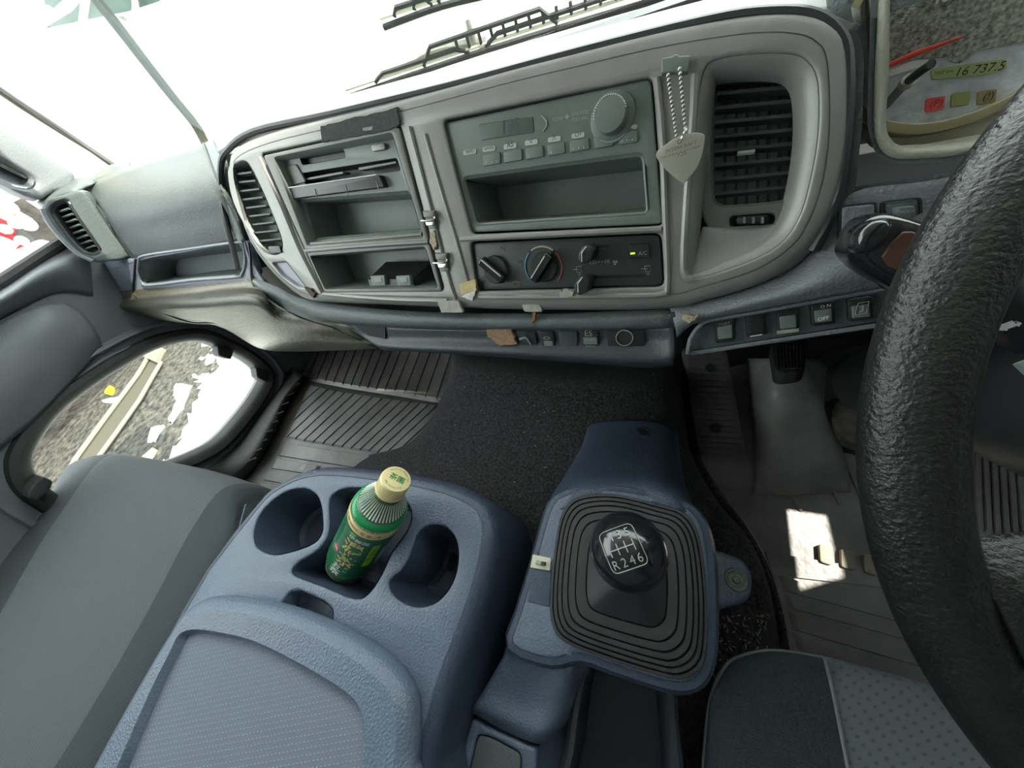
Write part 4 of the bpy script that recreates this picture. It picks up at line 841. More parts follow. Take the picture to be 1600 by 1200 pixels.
lathe('hub', wp(0, 0, -.05), wn, [(.06, -.04), (.082, -.01), (.085, .02), (.07, .034), (.02, .038)], BLACK, sw, 40)
scol = thing('steering_column', 'black plastic steering column cover with an indicator stalk knob', 'steering column')
cA = wp(0, 0, -.10); 
lathe('column_cover', cA, -wn, [(.060, -.03), (.075, 0), (.075, .08), (.06, .16), (.05, .32)], BLACK, scol, 32)
K0 = FP.hit(1388, 366, .055); K1 = FP.hit(1372, 384, .055)
ke = [(1333, 398), (1336, 378), (1352, 352), (1376, 338), (1394, 338), (1400, 350), (1392, 370), (1378, 388), (1360, 398), (1345, 404)]
KP = Pl(fp(1385, 372, .045), nrm([.9, -.1, -.1]), nrm([.1, .55, .83]))
def kp(x, y, h): return KP.hit(x, y, h)
body = crom(KP.uvs([(1331, 402), (1334, 378), (1350, 350), (1378, 334), (1412, 334), (1470, 352), (1520, 380), (1500, 450), (1436, 470), (1400, 452), (1360, 430)]), 3, True)
plate('stalk_head', KP, [body], -.022, 0, GLOSSB, scol, .008)
cap = crom(KP.uvs([(1338, 386), (1346, 364), (1366, 346), (1388, 342), (1399, 350), (1395, 368), (1382, 386), (1362, 398), (1345, 398)], .006), 3, True)
plate('stalk_button', KP, [cap], -.004, .006, GLOSSB, scol, .005)
pan = crom(KP.uvs([(1378, 402), (1412, 362), (1440, 368), (1470, 380), (1440, 432), (1405, 424)], .001), 2, True)
plate('stalk_brown_panel', KP, [pan], -.006, .0012, mat('brown smoked panel', (.10, .045, .03), .2), scol, .001, label='brown smoked panel of the stalk')
tube('stalk_arm', [kp(1440, 360, -.012), WC + wn * -.13 + np.array([-.06, .05, 0])], .014, BLACK, scol, 12)
o2 = Pl(wp(.06, 160, -.085), wx, wy)
text('column_symbol', '\u26df', Pl(wp(0, 0, -.06), wx, wy), (1564, 520), (1598, 508), GREYP, scol, h=0)
tube('column_edge', [wp(.12, 168, -.09), wp(.09, 190, -.08), wp(.06, 200, -.075)], .003, HAZEB, scol, 6, sm=3)
# ================================================================== FLOOR: carpet, mats, pedals
g = lambda l: [onZ(*p) for p in l]
tc_ = patch('tunnel_carpet', [[onY(700, 540, .57), onY(722, 540, .56), onY(890, 548, .55), onY(1050, 552, .56), onY(1066, 556, .575)],
                        g([(706, 565, -.70), (722, 570, -.60), (890, 590, -.56), (1050, 590, -.585), (1064, 590, -.70)]),
                        g([(690, 620, -.70), (712, 625, -.62), (880, 640, -.56), (1045, 650, -.585), (1072, 655, -.71)]),
                        g([(640, 690, -.70), (676, 690, -.64), (870, 700, -.57), (1060, 710, -.585), (1082, 720, -.71)]),
                        g([(555, 722, -.70), (640, 718, -.65), (850, 770, -.57), (1085, 770, -.59), (1130, 800, -.71)]),
                        g([(510, 810, -.68), (640, 840, -.58), (830, 850, -.57), (1140, 850, -.59), (1180, 868, -.71)]),
                        g([(470, 1000, -.64), (600, 1000, -.58), (800, 1000, -.57), (1170, 980, -.595), (1212, 980, -.71)]),
                        g([(430, 1300, -.64), (520, 1300, -.58), (780, 1300, -.57), (1180, 1250, -.60), (1245, 1250, -.71)])], CARPET, None, 7, 7, .01)
tag(tc_, 'charcoal carpet over the engine tunnel between the foot wells', 'carpet')
tube('carpet_edge', [onZ(*p) for p in [(1068, 600, -.69), (1078, 660, -.69), (1086, 715, -.69), (1120, 775, -.69), (1160, 830, -.69), (1192, 890, -.69), (1212, 960, -.69), (1222, 1020, -.69)]], .010, CARPET, tc_, 8, sm=4)
# lint and crumbs
from mathutils.bvhtree import BVHTree
bv_ = BVHTree.FromPolygons([v.co[:] for v in tc_.data.vertices], [tuple(p.vertices) for p in tc_.data.polygons])
V = []; F = []
for k in range(340):
    if k < 200: px, py = rng.uniform(1115, 1200), rng.uniform(960, 1180); z = -.588
    elif k < 250: px, py = rng.uniform(560, 1040), rng.uniform(580, 760); z = -.553
    else: px, py = rng.uniform(785, 815), rng.uniform(860, 1000); z = -.558
    if k < 200 and px > 1215 - max(0, (1060 - py)) * 0 and py > 1040: px = rng.uniform(1060, 1110)
    hit_ = bv_.ray_cast(Vector((0, 0, 0)), Vector(ray(px, py)).normalized())[0]
    if hit_ is None: continue
    c = np.array(hit_) + (0, 0, .0006); a = rng.uniform(0, 6.3); L = rng.uniform(.0008, .0024) * (2.2 if rng.random() < .08 else 1); d = np.array([math.cos(a), math.sin(a), .2]) * L; n = np.array([-math.sin(a), math.cos(a), 0]) * .0007; u = np.array([0, 0, .0008])
    b = len(V); V += [c - d - n, c + d - n, c + d + n, c - d + n, c - d + u, c + d + u]; F += [(b, b + 1, b + 5, b + 4), (b + 3, b + 4, b + 5, b + 2), (b, b + 4, b + 3), (b + 1, b + 2, b + 5)]
o = mesh('crumbs', V, F, mat('straw crumbs', (.38, .36, .28), .8), None); tag(o, 'scattered pale crumbs and lint on the tunnel carpet', 'crumbs', kind='stuff')
# passenger mat
pmz = -.70
cr = [(470, 592), (540, 606), (610, 617), (700, 632)]
pmat = thing('floor_mat', 'ribbed brown black rubber mat in the passenger foot well', 'mat')
top_ = [onY(492, 536, .56), onY(565, 540, .56), onY(640, 543, .56), onY(726, 546, .56)]
mid_ = [onZ(*p, pmz + .004) for p in cr]
patch('mat_toe_board', [top_, [lerp(a, b, .5) for a, b in zip(top_, mid_)], mid_], MATR, pmat, 4, 3, .004)
bot_ = [onZ(x, y, pmz) for x, y in [(352, 800), (420, 850), (520, 850), (660, 800)]]
patch('mat_sheet', [[onZ(*p, pmz) for p in cr], [onZ(x, y, pmz) for x, y in [(425, 668), (500, 690), (590, 705), (700, 690)]], bot_], MATR, pmat, 4, 4, .004)
def line2(ptsA, n): P = crom([np.array(p, float) for p in ptsA], 8); s = np.linspace(0, len(P) - 1, n); return [P[int(v)] * (1 - (v % 1)) + P[min(int(v) + 1, len(P) - 1)] * (v % 1) for v in s]
Q = []
TT = line2([(487, 601), (560, 613), (640, 624), (712, 634)], 17); 
for i in range(16):
    a, b = TT[i], TT[i + 1]
    def foot(p):
        d = np.array([-1.0, .97]); t = 0
        while t < 120:
            q = p + d * t; yb = 686 + (q[0] - 452) * .17
            if q[1] > yb: break
            if q[0] < 447 + (q[1] - 686) * -.45: break
            t += 1.0
        return p + d * t
    fa_, fb_ = foot(a), foot(b); Q.append([onZ(*(a + (2, 2)), pmz + .002), onZ(*(b + (0, 2)), pmz + .002), onZ(*(fb_ + (0, -1)), pmz + .002), onZ(*(fa_ + (2, -1)), pmz + .002)])
bands = [((444, 692), (600, 716), (434, 712), (585, 736)), ((432, 716), (500, 728), (424, 732), (490, 742)), ((421, 735), (478, 744), (412, 750), (465, 760)), ((409, 753), (455, 762), (400, 768), (445, 778)), ((397, 771), (440, 780), (388, 786), (430, 796))]
for a, b, c, d in bands: Q.append([onZ(*a, pmz + .002), onZ(*b, pmz + .002), onZ(*d, pmz + .002), onZ(*c, pmz + .002)])
slabs('mat_ribs', Q, (0, 0, 1), .0035, MATR, pmat, kind='stuff')
Q = []
for i in range(16):
    u0, u1 = i / 16, (i + 1) / 16
    def gp2(u, v): k = u * 3; j = min(int(k), 2); A = np.array(lerp(top_[j], top_[j + 1], k - j)); k2 = k - j; B = np.array(lerp(mid_[j], mid_[j + 1], k2)); return A * (1 - v) + B * v
    Q.append([gp2(u0 + .006, .02), gp2(u1 - .004, .02), gp2(u1 - .004, .95), gp2(u0 + .006, .95)])
slabs('toe_ribs', Q, (0, -.45, .85), .004, MATR, pmat, kind='stuff')
quad('mat_slot', Pl((0, 0, pmz), (1, 0, 0), (0, 1, 0)), [(473, 724), (480, 725), (474, 736), (467, 734)], 0, .006, OLDT, pmat, href=.006)
# driver foot well
dmz = -.712
dm = thing('floor_mat', 'worn black rubber mat in the driver foot well with slotted bands', 'mat')
D = lambda x, y, h=0: onZ(x, y, dmz + h)
patch('mat_sheet', [[onY(1060, 540, .60), onY(1200, 535, .60), onY(1400, 540, .60), onY(1640, 560, .60)],
                    [D(1082, 650), D(1200, 640), D(1400, 630), D(1760, 660)],
                    [D(1090, 740), D(1220, 740), D(1400, 740), D(1760, 760)],
                    [D(1180, 870), D(1280, 880), D(1420, 900), D(1760, 950)],
                    [D(1225, 1020), D(1300, 1040), D(1430, 1080), D(1760, 1160)],
                    [D(1240, 1200), D(1330, 1230), D(1450, 1280), D(1760, 1350)]], MATD, dm, 6, 6, .006)
Q = []
rows_ = [((1198, 868), (1425, 930)), ((1206, 895), (1425, 955)), ((1214, 925), (1430, 983)), ((1221, 951), (1435, 1010)), ((1228, 986), (1440, 1048)), ((1236, 1016), (1450, 1078)), ((1244, 1050), (1460, 1112))]
for i in range(len(rows_) - 1):
    a, b = rows_[i]; c, d = rows_[i + 1]
    if i == 0: continue
    Q.append([D(a[0] + 10, a[1] + 4, .0), D(b[0] + 60, b[1] + 18, .0), D(d[0] + 60, d[1] + 12, .0), D(c[0] + 10, c[1] - 2, .0)])
rib = [((1520, 690), (1525, 828)), ((1700, 720), (1720, 880))]
for k in range(14):
    t0, t1 = k / 14, (k + .6) / 14
    Q.append([D(*lerp(rib[0][0], rib[1][0], t0)), D(*lerp(rib[0][0], rib[1][0], t1)), D(*lerp(rib[0][1], rib[1][1], t1)), D(*lerp(rib[0][1], rib[1][1], t0))])
for a, b in [((1262, 690), (1310, 790)), ((1300, 680), (1352, 800)), ((1330, 700), (1372, 780)), ((1180, 700), (1250, 800))]:
    Q.append([D(*a), D(a[0] + 5, a[1]), D(b[0] + 5, b[1]), D(*b)])
slabs('mat_ribs', Q, (0, 0, 1), .004, MATD, dm, kind='stuff')
DPL = Pl((0, 0, dmz), (1, 0, 0), (0, 1, 0))
PALE = mat('worn pale pad', (.34, .30, .24), .6, 0, None, .15, 60)
for q in [[(1280, 850), (1301, 853), (1301, 884), (1282, 878)], [(1314, 857), (1335, 862), (1336, 892), (1315, 886)], [(1350, 865), (1371, 869), (1373, 901), (1351, 894)], [(1386, 872), (1406, 877), (1410, 908), (1388, 901)]]:
    quad('mat_pad', DPL, q, .002, .008, PALE, dm, .004, .001, href=.008)
quad('mat_band', DPL, [(1196, 862), (1430, 900), (1440, 925), (1208, 898)], 0, .004, MATD, dm, .002, href=.004)
tube('mat_edge', [D(1080, 690, .004), D(1092, 738, .004), D(1150, 805, .004), D(1190, 870, .004), D(1215, 950, .004), D(1236, 1040, .004)], .006, MATD, dm, 8, sm=4)
rim('mat_button', DPL, [DPL.uv(1205, 649, .03) + .012 * np.array([math.cos(t), math.sin(t)]) for t in np.linspace(0, 6.28, 14, endpoint=False)], [(0, 0), (-.002, .014), (-.005, .016)], MATD, dm, True)
fl = thing('pedal_tunnel', 'dark moulded bulge with a hollow behind the steering wheel', 'trim')
patch('bulge', [[onY(1165, 560, .50), onY(1205, 560, .44), onY(1268, 560, .44), onY(1292, 570, .50)], [D(1172, 620, .03), D(1208, 620, .10), D(1275, 620, .10), D(1290, 640, .04)], [D(1178, 690, .012), D(1215, 690, .04), D(1290, 690, .04), D(1320, 710, .012)], [D(1176, 770, .001), D(1225, 775, .004), D(1290, 770, .004), D(1330, 770, .001)]], MATD, fl, 6, 6, .005)
hl_ = crom(DPL.uvs([(1292, 560), (1290, 640), (1302, 672), (1335, 690), (1380, 694), (1440, 680), (1440, 560), (1360, 540)], .03), 3, True)
rim('hollow', DPL, hl_, [(.012, .004), (.006, .022), (0, .030), (-.004, .024), (-.012, -.02)], RUBBER, fl, True)
lathe('pivot_boot', DPL.hit(1330, 660, .03), (.2, -.3, 1), [(.05, 0), (.045, .02), (.03, .03), (.03, .05), (.015, .06)], mat('dusty boot', (.10, .095, .08), .7, 0, None, .4, 80), fl, 20)
def pedal(name, lab, px, ys, zs, ribs, m, cat='pedal', screws=()):
    """px: corner pixels TL,TR,BR,BL; top edge at forward distance ys, bottom edge at height zs"""
    t = thing(name, lab, cat); TL, TR = onY(*px[0], ys), onY(*px[1], ys); BR, BL = onZ(*px[2], zs), onZ(*px[3], zs)
    P = Pl(BL, BR - BL, (TL + TR) / 2 - (BL + BR) / 2)
    if P.w @ P.o > 0: P = Pl(BL, BL - BR, (TL + TR) / 2 - (BL + BR) / 2)
    l = rnd(P.uvs(px), .014); plate('pedal_plate', P, [l], -.02, 0, m, t, .004)
    n = ribs
    for k in range(n):
        f = (k + .6) / n; a = lerp(px[0], px[3], f); b = lerp(px[1], px[2], f)
        quad('tread_rib', P, [(a[0] + 7, a[1] - 2), (b[0] - 7, b[1] - 2), (b[0] - 7, b[1] + 2.2), (a[0] + 7, a[1] + 2.2)], 0, .004, m, t, href=.004)
    for s in screws: lathe('screw', P.hit(*s, .004), P.w, [(.010, 0), (.009, .003), (.006, .003), (.005, .0015)], RUBBER, t, 16)
    return t, P
pedal('foot_rest', 'ribbed black foot rest left of the driver foot well', [(1066, 540), (1136, 544), (1166, 712), (1092, 708)], .50, -.66, 19, MATR, 'pedal', [(1110, 575), (1118, 668)])
t, P = pedal('clutch_pedal', 'small ribbed pedal hanging below the dashboard switches', [(1203, 535), (1262, 532), (1258, 578), (1212, 584)], .40, -.46, 2, RUBBER)
for k in range(8): tube('tread_rib', [P.hit(1213 + k * 5.5, 541, .003), P.hit(1216 + k * 5, 576, .003)], .0015, RUBBER, t, 5)
tube('pedal_arm', [P.hit(1235, 550, -.02), P.hit(1232, 535, -.02) + (0, .12, .10)], .012, BLACK, t, 8)
sc_ = thing('seat_slide_bracket', 'brown metal bracket beyond the steering wheel', 'bracket')
quad('bracket_plate', DPL, [(1524, 640), (1560, 650), (1585, 690), (1526, 690)], .02, .05, MATR, sc_, .006, .004, href=.05)
tube('bracket_rail', [DPL.hit(1520, 690, .05), DPL.hit(1640, 700, .05)], .008, STEEL, sc_, 8)
# ================================================================== CUP CONSOLE
BZ = Pl((0, 0, -.40), (1, 0, 0), (0, 1, 0))
cc_ = thing('cup_console', 'blue grey centre console with cup holders and padded armrest lid', 'console')
T = [(285, 960), (395, 802), (440, 760), (500, 741), (600, 750), (690, 768), (738, 790), (752, 812), (755, 846), (735, 930), (687, 1060), (642, 1205), (600, 1340), (150, 1340)]
tl = crom(BZ.uvs(T), 3, True)
cupL = crom(BZ.uvs([(397, 828), (405, 806), (422, 785), (447, 768), (474, 763), (492, 772), (500, 788), (503, 812), (502, 832), (490, 848), (460, 860), (428, 866), (405, 858), (397, 846)]), 3, True)
slotC = crom(BZ.uvs([(514, 786), (522, 771), (545, 762), (585, 766), (628, 780), (642, 800), (636, 828), (612, 862), (596, 896), (576, 926), (553, 935), (505, 916), (462, 900), (456, 890), (470, 876), (498, 858), (514, 830)]), 3, True)
cupR = crom(BZ.uvs([(652, 834), (668, 822), (692, 822), (708, 836), (715, 858), (713, 890), (702, 918), (682, 940), (655, 948), (628, 940), (610, 922), (610, 906), (626, 892), (640, 868)]), 3, True)
notch = rnd(BZ.uvs([(436, 950), (450, 926), (466, 922), (506, 940), (520, 954), (516, 990), (470, 972)]), .006)
plate('console_top', BZ, [tl, cupL, slotC, cupR, notch], -.006, 0, BLUEGR, cc_, .004)
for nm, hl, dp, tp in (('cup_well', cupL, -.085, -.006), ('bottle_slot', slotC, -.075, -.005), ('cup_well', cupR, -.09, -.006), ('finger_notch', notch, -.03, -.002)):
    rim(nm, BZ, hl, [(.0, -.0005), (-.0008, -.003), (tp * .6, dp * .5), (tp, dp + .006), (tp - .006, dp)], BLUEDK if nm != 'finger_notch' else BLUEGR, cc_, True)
c = onZ(704, 878, -.47); lathe('cup_grip', c, (1, -.1, .2), [(.012, -.002), (.011, .004), (.006, .006)], BLACK, cc_, 14)
skr = [(-.001, -.0005), (.004, -.0008), (.010, -.004), (.0145, -.010), (.0165, -.018), (.018, -.06), (.022, -.165)]
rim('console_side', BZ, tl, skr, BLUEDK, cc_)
# raised lip between the cups and right hand step
patch('cup_step', [[BZ.hit(660, 785, -.001), BZ.hit(710, 797, -.001), BZ.hit(742, 825, -.001)], [BZ.hit(650, 800, -.004), BZ.hit(704, 815, -.004), BZ.hit(732, 850, -.004)]], BLUEGR, cc_, 3, 3, .002)
for a in ([(490, 729), (515, 733)], [(545, 742), (560, 747)]): tube('scuff_mark', [BZ.hit(a[0][0], a[0][1] + 8, -.002), BZ.hit(a[1][0], a[1][1] + 8, -.002)], .0006, GREYP, cc_, 5)
lid = crom(BZ.uvs([(285, 965), (305, 945), (335, 934), (400, 940), (470, 958), (540, 990), (600, 1030), (632, 1068), (644, 1110), (641, 1200), (622, 1330), (90, 1330), (150, 1200), (230, 1055)], .018), 3, True)
lidh = crom(BZ.uvs([(270, 1020), (284, 992), (305, 983), (340, 986), (400, 1000), (470, 1034), (540, 1076), (567, 1106), (575, 1150), (573, 1200), (560, 1320), (140, 1320), (188, 1200), (240, 1080)], .022), 3, True)
LH = .026
ad = rim('armrest_lid', BZ, lid, [(.001, .002), (.003, .008), (.002, .015), (-.004, .0225), (-.012, LH)], BLUEGR, cc_)
plate('lid_border', BZ, [off(dense(lid), -.012), lidh], LH - .006, LH, BLUEGR, ad)
rim('lid_recess_wall', BZ, lidh, [(0, LH), (-.002, LH - .002), (-.005, LH - .009)], BLUEGR, ad)
plate('lid_cloth', BZ, [off(dense(lidh), -.004)], LH - .014, LH - .009, PERF, ad, label='perforated blue grey cloth of the lid')
# ================================================================== BOTTLE
bt = thing('tea_bottle', 'green labelled tea bottle with a pale yellow cap leaning in the console', 'bottle')
B0 = onZ(545, 878, -.445); rt = ray(623, 742) / FOC; LB = .215
bb = -2 * rt @ B0; aa = rt @ rt; c2 = B0 @ B0 - LB ** 2; tt = (-bb - math.sqrt(max(0, bb * bb - 4 * aa * c2))) / 2 / aa
BA = nrm(rt * tt - B0); BR_ = .0335
PET = mat('clear bottle plastic', (.9, .97, .93), .06, 0, None, 0, trans=.92); PET.node_tree.nodes['Principled BSDF'].inputs['IOR'].default_value = 1.18
LQ = mat('green tea', (.25, .30, .04), .1, 0, None, .1, 10)
GRN = mat('deep green label', (.003, .125, .042), .28, 0, None, .1, 20, .3)
GRN2 = mat('bright green band', (.012, .27, .09), .3)
CRM = mat('pale yellow band', (.80, .68, .34), .35)
CAPM = mat('pale yellow cap', (.85, .71, .36), .4)
GOLD = mat('gold lettering', (.72, .55, .20), .4, .2)
xd = None
vd = nrm(-(B0 + BA * .1)); vd = nrm(vd - BA * (vd @ BA)); tdv = np.cross(BA, vd)
def bl(nm, prof, m, cap=True, **k): return lathe(nm, B0, BA, prof, m, bt, 48, cap, xdir=vd, **k)
bl('bottle_base', [(.020, .000), (.028, .001), (.0315, .006), (.0320, .016), (.0335, .022), (.0335, .030)], PET)
bl('bottle_label', [(.0325, .024), (.0336, .025), (.0336, .132), (.0330, .1325)], GRN, False)
bl('label_band', [(.0338, .1315), (.0341, .133), (.0341, .1445), (.0338, .145)], CRM, False)
bl('label_band', [(.0338, .145), (.0340, .1455), (.0330, .152), (.0295, .1565), (.0285, .157)], GRN2, False)
bl('bottle_core', [(.029, .004), (.031, .02), (.0325, .03), (.0325, .13), (.032, .148), (.0285, .156), (.024, .163), (.014, .178), (.012, .180)], mat('bottle inner green', (.05, .15, .05), .3), True)
sh = bl('bottle_shoulder', [(.0298, .1555), (.0285, .159), (.0240, .166), (.0165, .179), (.0135, .184), (.0130, .190)], PET, False)
V = []; F = []
for k in range(44):
    t = 2 * math.pi * k / 44; e = vd * math.cos(t) + tdv * math.sin(t); s = -vd * math.sin(t) + tdv * math.cos(t); b = len(V)
    for r, h_, wd in ((.0280, .1605, .0010), (.0225, .1695, .0007), (.0168, .1795, .0004)):
        V += [B0 + BA * h_ + e * r + s * wd, B0 + BA * h_ + e * (r + .0009), B0 + BA * h_ + e * r - s * wd]
    for j in (0, 1): q = b + 3 * j; F += [(q, q + 3, q + 4, q + 1), (q + 1, q + 4, q + 5, q + 2)]
mesh('shoulder_flutes', V, F, mat('flute highlight', (.62, .70, .60), .2), bt, .3)
cpn = bl('cap', [(.0170, .186), (.0182, .187), (.0182, .1885), (.0176, .189), (.0176, .2055), (.0168, .2075), (.0150, .208)], CAPM, True)
for k in range(40):
    t = 2 * math.pi * k / 40; e = vd * math.cos(t) + tdv * math.sin(t)
    if e @ vd > -.3: tube('cap_ridge', [B0 + BA * .1905 + e * .0176, B0 + BA * .2045 + e * .0176], .0004, CAPM, cpn, 4)
def btext(s, ang, h, size, m, r=.03375, rot=0, bold=.0, nm='label_print', xs=1.0):
    """lettering wrapped round the label; ang in radians from the side facing the driver"""
    V, F = textdata(s, bold=bold)
    if not len(V): return
    cx, cy = (V[:, 0].min() + V[:, 0].max()) / 2, (V[:, 1].min() + V[:, 1].max()) / 2; W = []
    for v in V:
        x, y = (v[0] - cx) * size * xs, (v[1] - cy) * size; x, y = x * math.cos(rot) - y * math.sin(rot), x * math.sin(rot) + y * math.cos(rot)
        a = ang + x / r; W.append(B0 + BA * (h + y) + (vd * math.cos(a) + tdv * math.sin(a)) * r)
    mesh(nm, W, F, m, bt)
def brect(a0, a1, h0, h1, m, r=.0337, skew=0, nm='label_patch'):
    V = []; F = []; n = 8
    for i in range(n + 1):
        a = a0 + (a1 - a0) * i / n
        for h_ in (h0, h1):
            a2 = a + (skew if h_ == h1 else 0); V.append(B0 + BA * h_ + (vd * math.cos(a2) + tdv * math.sin(a2)) * r)
    for i in range(n): F.append((2 * i, 2 * i + 2, 2 * i + 3, 2 * i + 1))
    mesh(nm, V, F, m, bt)
Z0 = -.12
btext('\u4f0a\u85e4\u5712', Z0 + .05, .120, .0070, WHITEP, bold=.01, xs=1.35)
btext('\u6fc3', Z0 - .02, .1005, .0285, GOLD, bold=.02)
btext('\u3044', Z0 - .10, .0835, .0090, GOLD, bold=.02)
btext('\u8336', Z0 - .02, .067, .0270, GOLD, bold=.02)
btext('\u304a', Z0 - .22, .047, .0125, WHITEP, bold=.02); btext('\u8336', Z0 - .22, .033, .0165, WHITEP, bold=.02)
btext('\u304a', Z0 + .16, .052, .0060, WHITEP, bold=.01); btext('\u3044', Z0 + .16, .043, .0060, WHITEP, bold=.01)
brect(Z0 + .62, Z0 + .92, .062, .116, mat('lime panel', (.30, .55, .03), .35))
btext('\u7279\u8336\u6fc3\u3044', Z0 + .77, .089, .0095, mat('dark green print', (.01, .10, .03), .4), rot=-math.pi / 2)
brect(Z0 - .72, Z0 - .52, .066, .080, mat('red seal', (.55, .04, .06), .4)); btext('\u7279', Z0 - .62, .073, .008, WHITEP, r=.0339)
brect(Z0 - .42, Z0 - .18, .124, .128, mat('leaf green', (.25, .5, .05), .4), skew=.12)
btext('\u56fd\u7523\u8336\u8449100%\u4f7f\u7528 \u6fc3\u3044\u8336\u30ab\u30c6\u30ad\u30f3', Z0 + .05, .1385, .0062, mat('red print', (.50, .07, .04), .4), r=.0343, bold=.01)
btext('\u304a\u3044\u3057\u3044\u7dd1\u8336\u98f2\u6599\u7121\u9999\u6599 \u7121\u8abf\u5473\u2022100', Z0 - .1, .1485, .0050, CRM, r=.0345)
brect(Z0 + 1.15, Z0 + 1.5, .055, .098, mat('pale side panel', (.55, .62, .52), .4))
btext('OI OCHA', Z0 - .3, .012, .0065, mat('embossed', (.25, .30, .27), .3), r=.0330)
V, F = textdata('\u8336\u5712', bold=.01); cx, cy = V[:, 0].mean(), V[:, 1].mean()
mesh('cap_print', [B0 + BA * .2083 + tdv * (v[0] - cx) * .0095 - vd * (v[1] - cy) * .0095 for v in V], F, GRN2, bt)
for s, t0, rr_ in (('OI OCHA GREEN TEA', 2.6, .0118), ('KOI OCHA TEA', -.7, .0118)):
    V, F = textdata(s); W_ = V[:, 0].max(); W = []
    for v in V:
        a = t0 - v[0] * .0030 / rr_; r = rr_ + v[1] * .0030; W.append(B0 + BA * .2083 + (tdv * math.cos(a) - vd * math.sin(a)) * r)
    mesh('cap_print', W, F, GRN2, bt)
# ================================================================== SHIFT CONSOLE
sc = thing('shift_console', 'blue grey gear lever console with neck, bolted ear and storage well', 'console')
SZ = Pl((0, 0, -.43), (1, 0, 0), (0, 1, 0))
so = crom(SZ.uvs([(872, 778), (930, 764), (1000, 770), (1068, 790), (1094, 815), (1106, 860), (1110, 930), (1108, 1010), (1096, 1052), (1072, 1068), (1035, 1064), (960, 1040), (905, 1022), (860, 1030), (800, 1008), (812, 960), (836, 880), (852, 820)]), 3, True)
plate('console_plate', SZ, [so], -.012, 0, BLUEGR, sc, .004)
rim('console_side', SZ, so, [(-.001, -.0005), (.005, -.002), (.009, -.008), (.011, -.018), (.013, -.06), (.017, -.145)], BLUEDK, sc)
patch('console_neck', [[onZ(915, 690, -.57), onZ(924, 663, -.545), onZ(990, 655, -.535), onZ(1052, 668, -.545), onZ(1060, 700, -.57)],
                       [onZ(900, 722, -.565), onZ(918, 690, -.525), onZ(990, 682, -.515), onZ(1056, 698, -.525), onZ(1062, 735, -.565)],
                       [onZ(870, 772, -.56), onZ(893, 735, -.485), onZ(985, 722, -.475), onZ(1060, 742, -.485), onZ(1075, 780, -.56)],
                       [onZ(858, 800, -.55), onZ(874, 765, -.445), onZ(985, 750, -.438), onZ(1070, 775, -.445), onZ(1092, 810, -.55)],
                       [onZ(850, 830, -.54), onZ(862, 800, -.436), onZ(985, 785, -.432), onZ(1085, 805, -.436), onZ(1104, 840, -.54)]], BLUEDK, sc, 6, 6, .004)
nk_ = [o for o in sc.children if o.name.startswith('console_neck')][0].data
nbv = BVHTree.FromPolygons([v.co[:] for v in nk_.vertices], [tuple(p.vertices) for p in nk_.polygons])
hc, hn = nbv.ray_cast(Vector((0, 0, 0)), Vector(ray(1005, 674)).normalized())[:2]; hn = np.array(hn); hn = hn if hn @ np.array(hc) < 0 else -hn
lathe('screw_recess', np.array(hc), hn, [(.0100, -.001), (.0100, .001), (.0078, .0012), (.0072, .0004)], DEEP, sc, 20)
ear = rnd(SZ.uvs([(1100, 850), (1165, 875), (1178, 900), (1175, 940), (1115, 956), (1100, 960)], -.03), .012)
plate('console_ear', SZ, [ear], -.14, -.03, BLUEDK, sc, .006)
lathe('ear_bolt', SZ.hit(1150, 906, -.03), (0, 0, 1), [(.0115, 0), (.0105, .0015), (.0085, .0012), (.007, -.0), (.004, .0005), (.003, .002)], mat('dusty bolt', (.075, .08, .07), .7, 0, None, .4, 300), sc, 20)
quad('switch_cover', SZ, [(832, 885), (862, 890), (858, 948), (824, 940)], -.002, .0012, BLUEDK, sc, .002, .0006, href=.001)
sw_ = quad('lamp_switch_plate', SZ, [(832, 866), (861, 872), (859, 892), (828, 887)], 0, .0035, mat('ivory plastic', (.62, .60, .46), .45), sc, .0015, .0008, href=.0035, label='ivory toggle switch plate')
quad('toggle', SZ, [(838, 875), (852, 878), (851, 884), (836, 881)], .0035, .006, GREYP, sw_, .001, .0006, href=.006)
quad('toggle_tip', SZ, [(846, 877), (853, 878), (852, 884), (845, 883)], .006, .0085, RUBBER, sw_, .001, .0006, href=.008)
arm = patch('lower_cover', [[onZ(790, 1012, -.50), onZ(806, 990, -.434), onZ(860, 1010, -.432), onZ(905, 1028, -.436), onZ(925, 1040, -.50)],
                      [onZ(782, 1035, -.51), onZ(796, 1018, -.446), onZ(850, 1035, -.444), onZ(893, 1055, -.448), onZ(912, 1068, -.51)],
                      [onZ(757, 1085, -.52), onZ(765, 1070, -.466), onZ(822, 1092, -.464), onZ(878, 1110, -.468), onZ(900, 1118, -.53)],
                      [onZ(738, 1118, -.52), onZ(744, 1103, -.468), onZ(806, 1130, -.466), onZ(856, 1147, -.470), onZ(878, 1150, -.54)],
                      [onZ(733, 1128, -.53), onZ(738, 1116, -.480), onZ(796, 1146, -.478), onZ(842, 1163, -.482), onZ(862, 1160, -.56)]], BLUEGR, sc, 6, 6, .004, label='smooth blue sloping cover')
TZ = Pl((0, 0, -.478), (1, 0, 0), (0, 1, 0))
th = rnd(TZ.uvs([(745, 1147), (768, 1152), (815, 1178), (808, 1340), (700, 1340)]), .006)
plate('tray_frame', TZ, [rnd(TZ.uvs([(737, 1124), (795, 1152), (838, 1170), (832, 1340), (680, 1340)]), .004), th], -.08, 0, BLUEGR, sc, .003)
plate('tray_insert', TZ, [off(dense(th), -.0015)], -.01, -.003, DGREY, sc, .001)
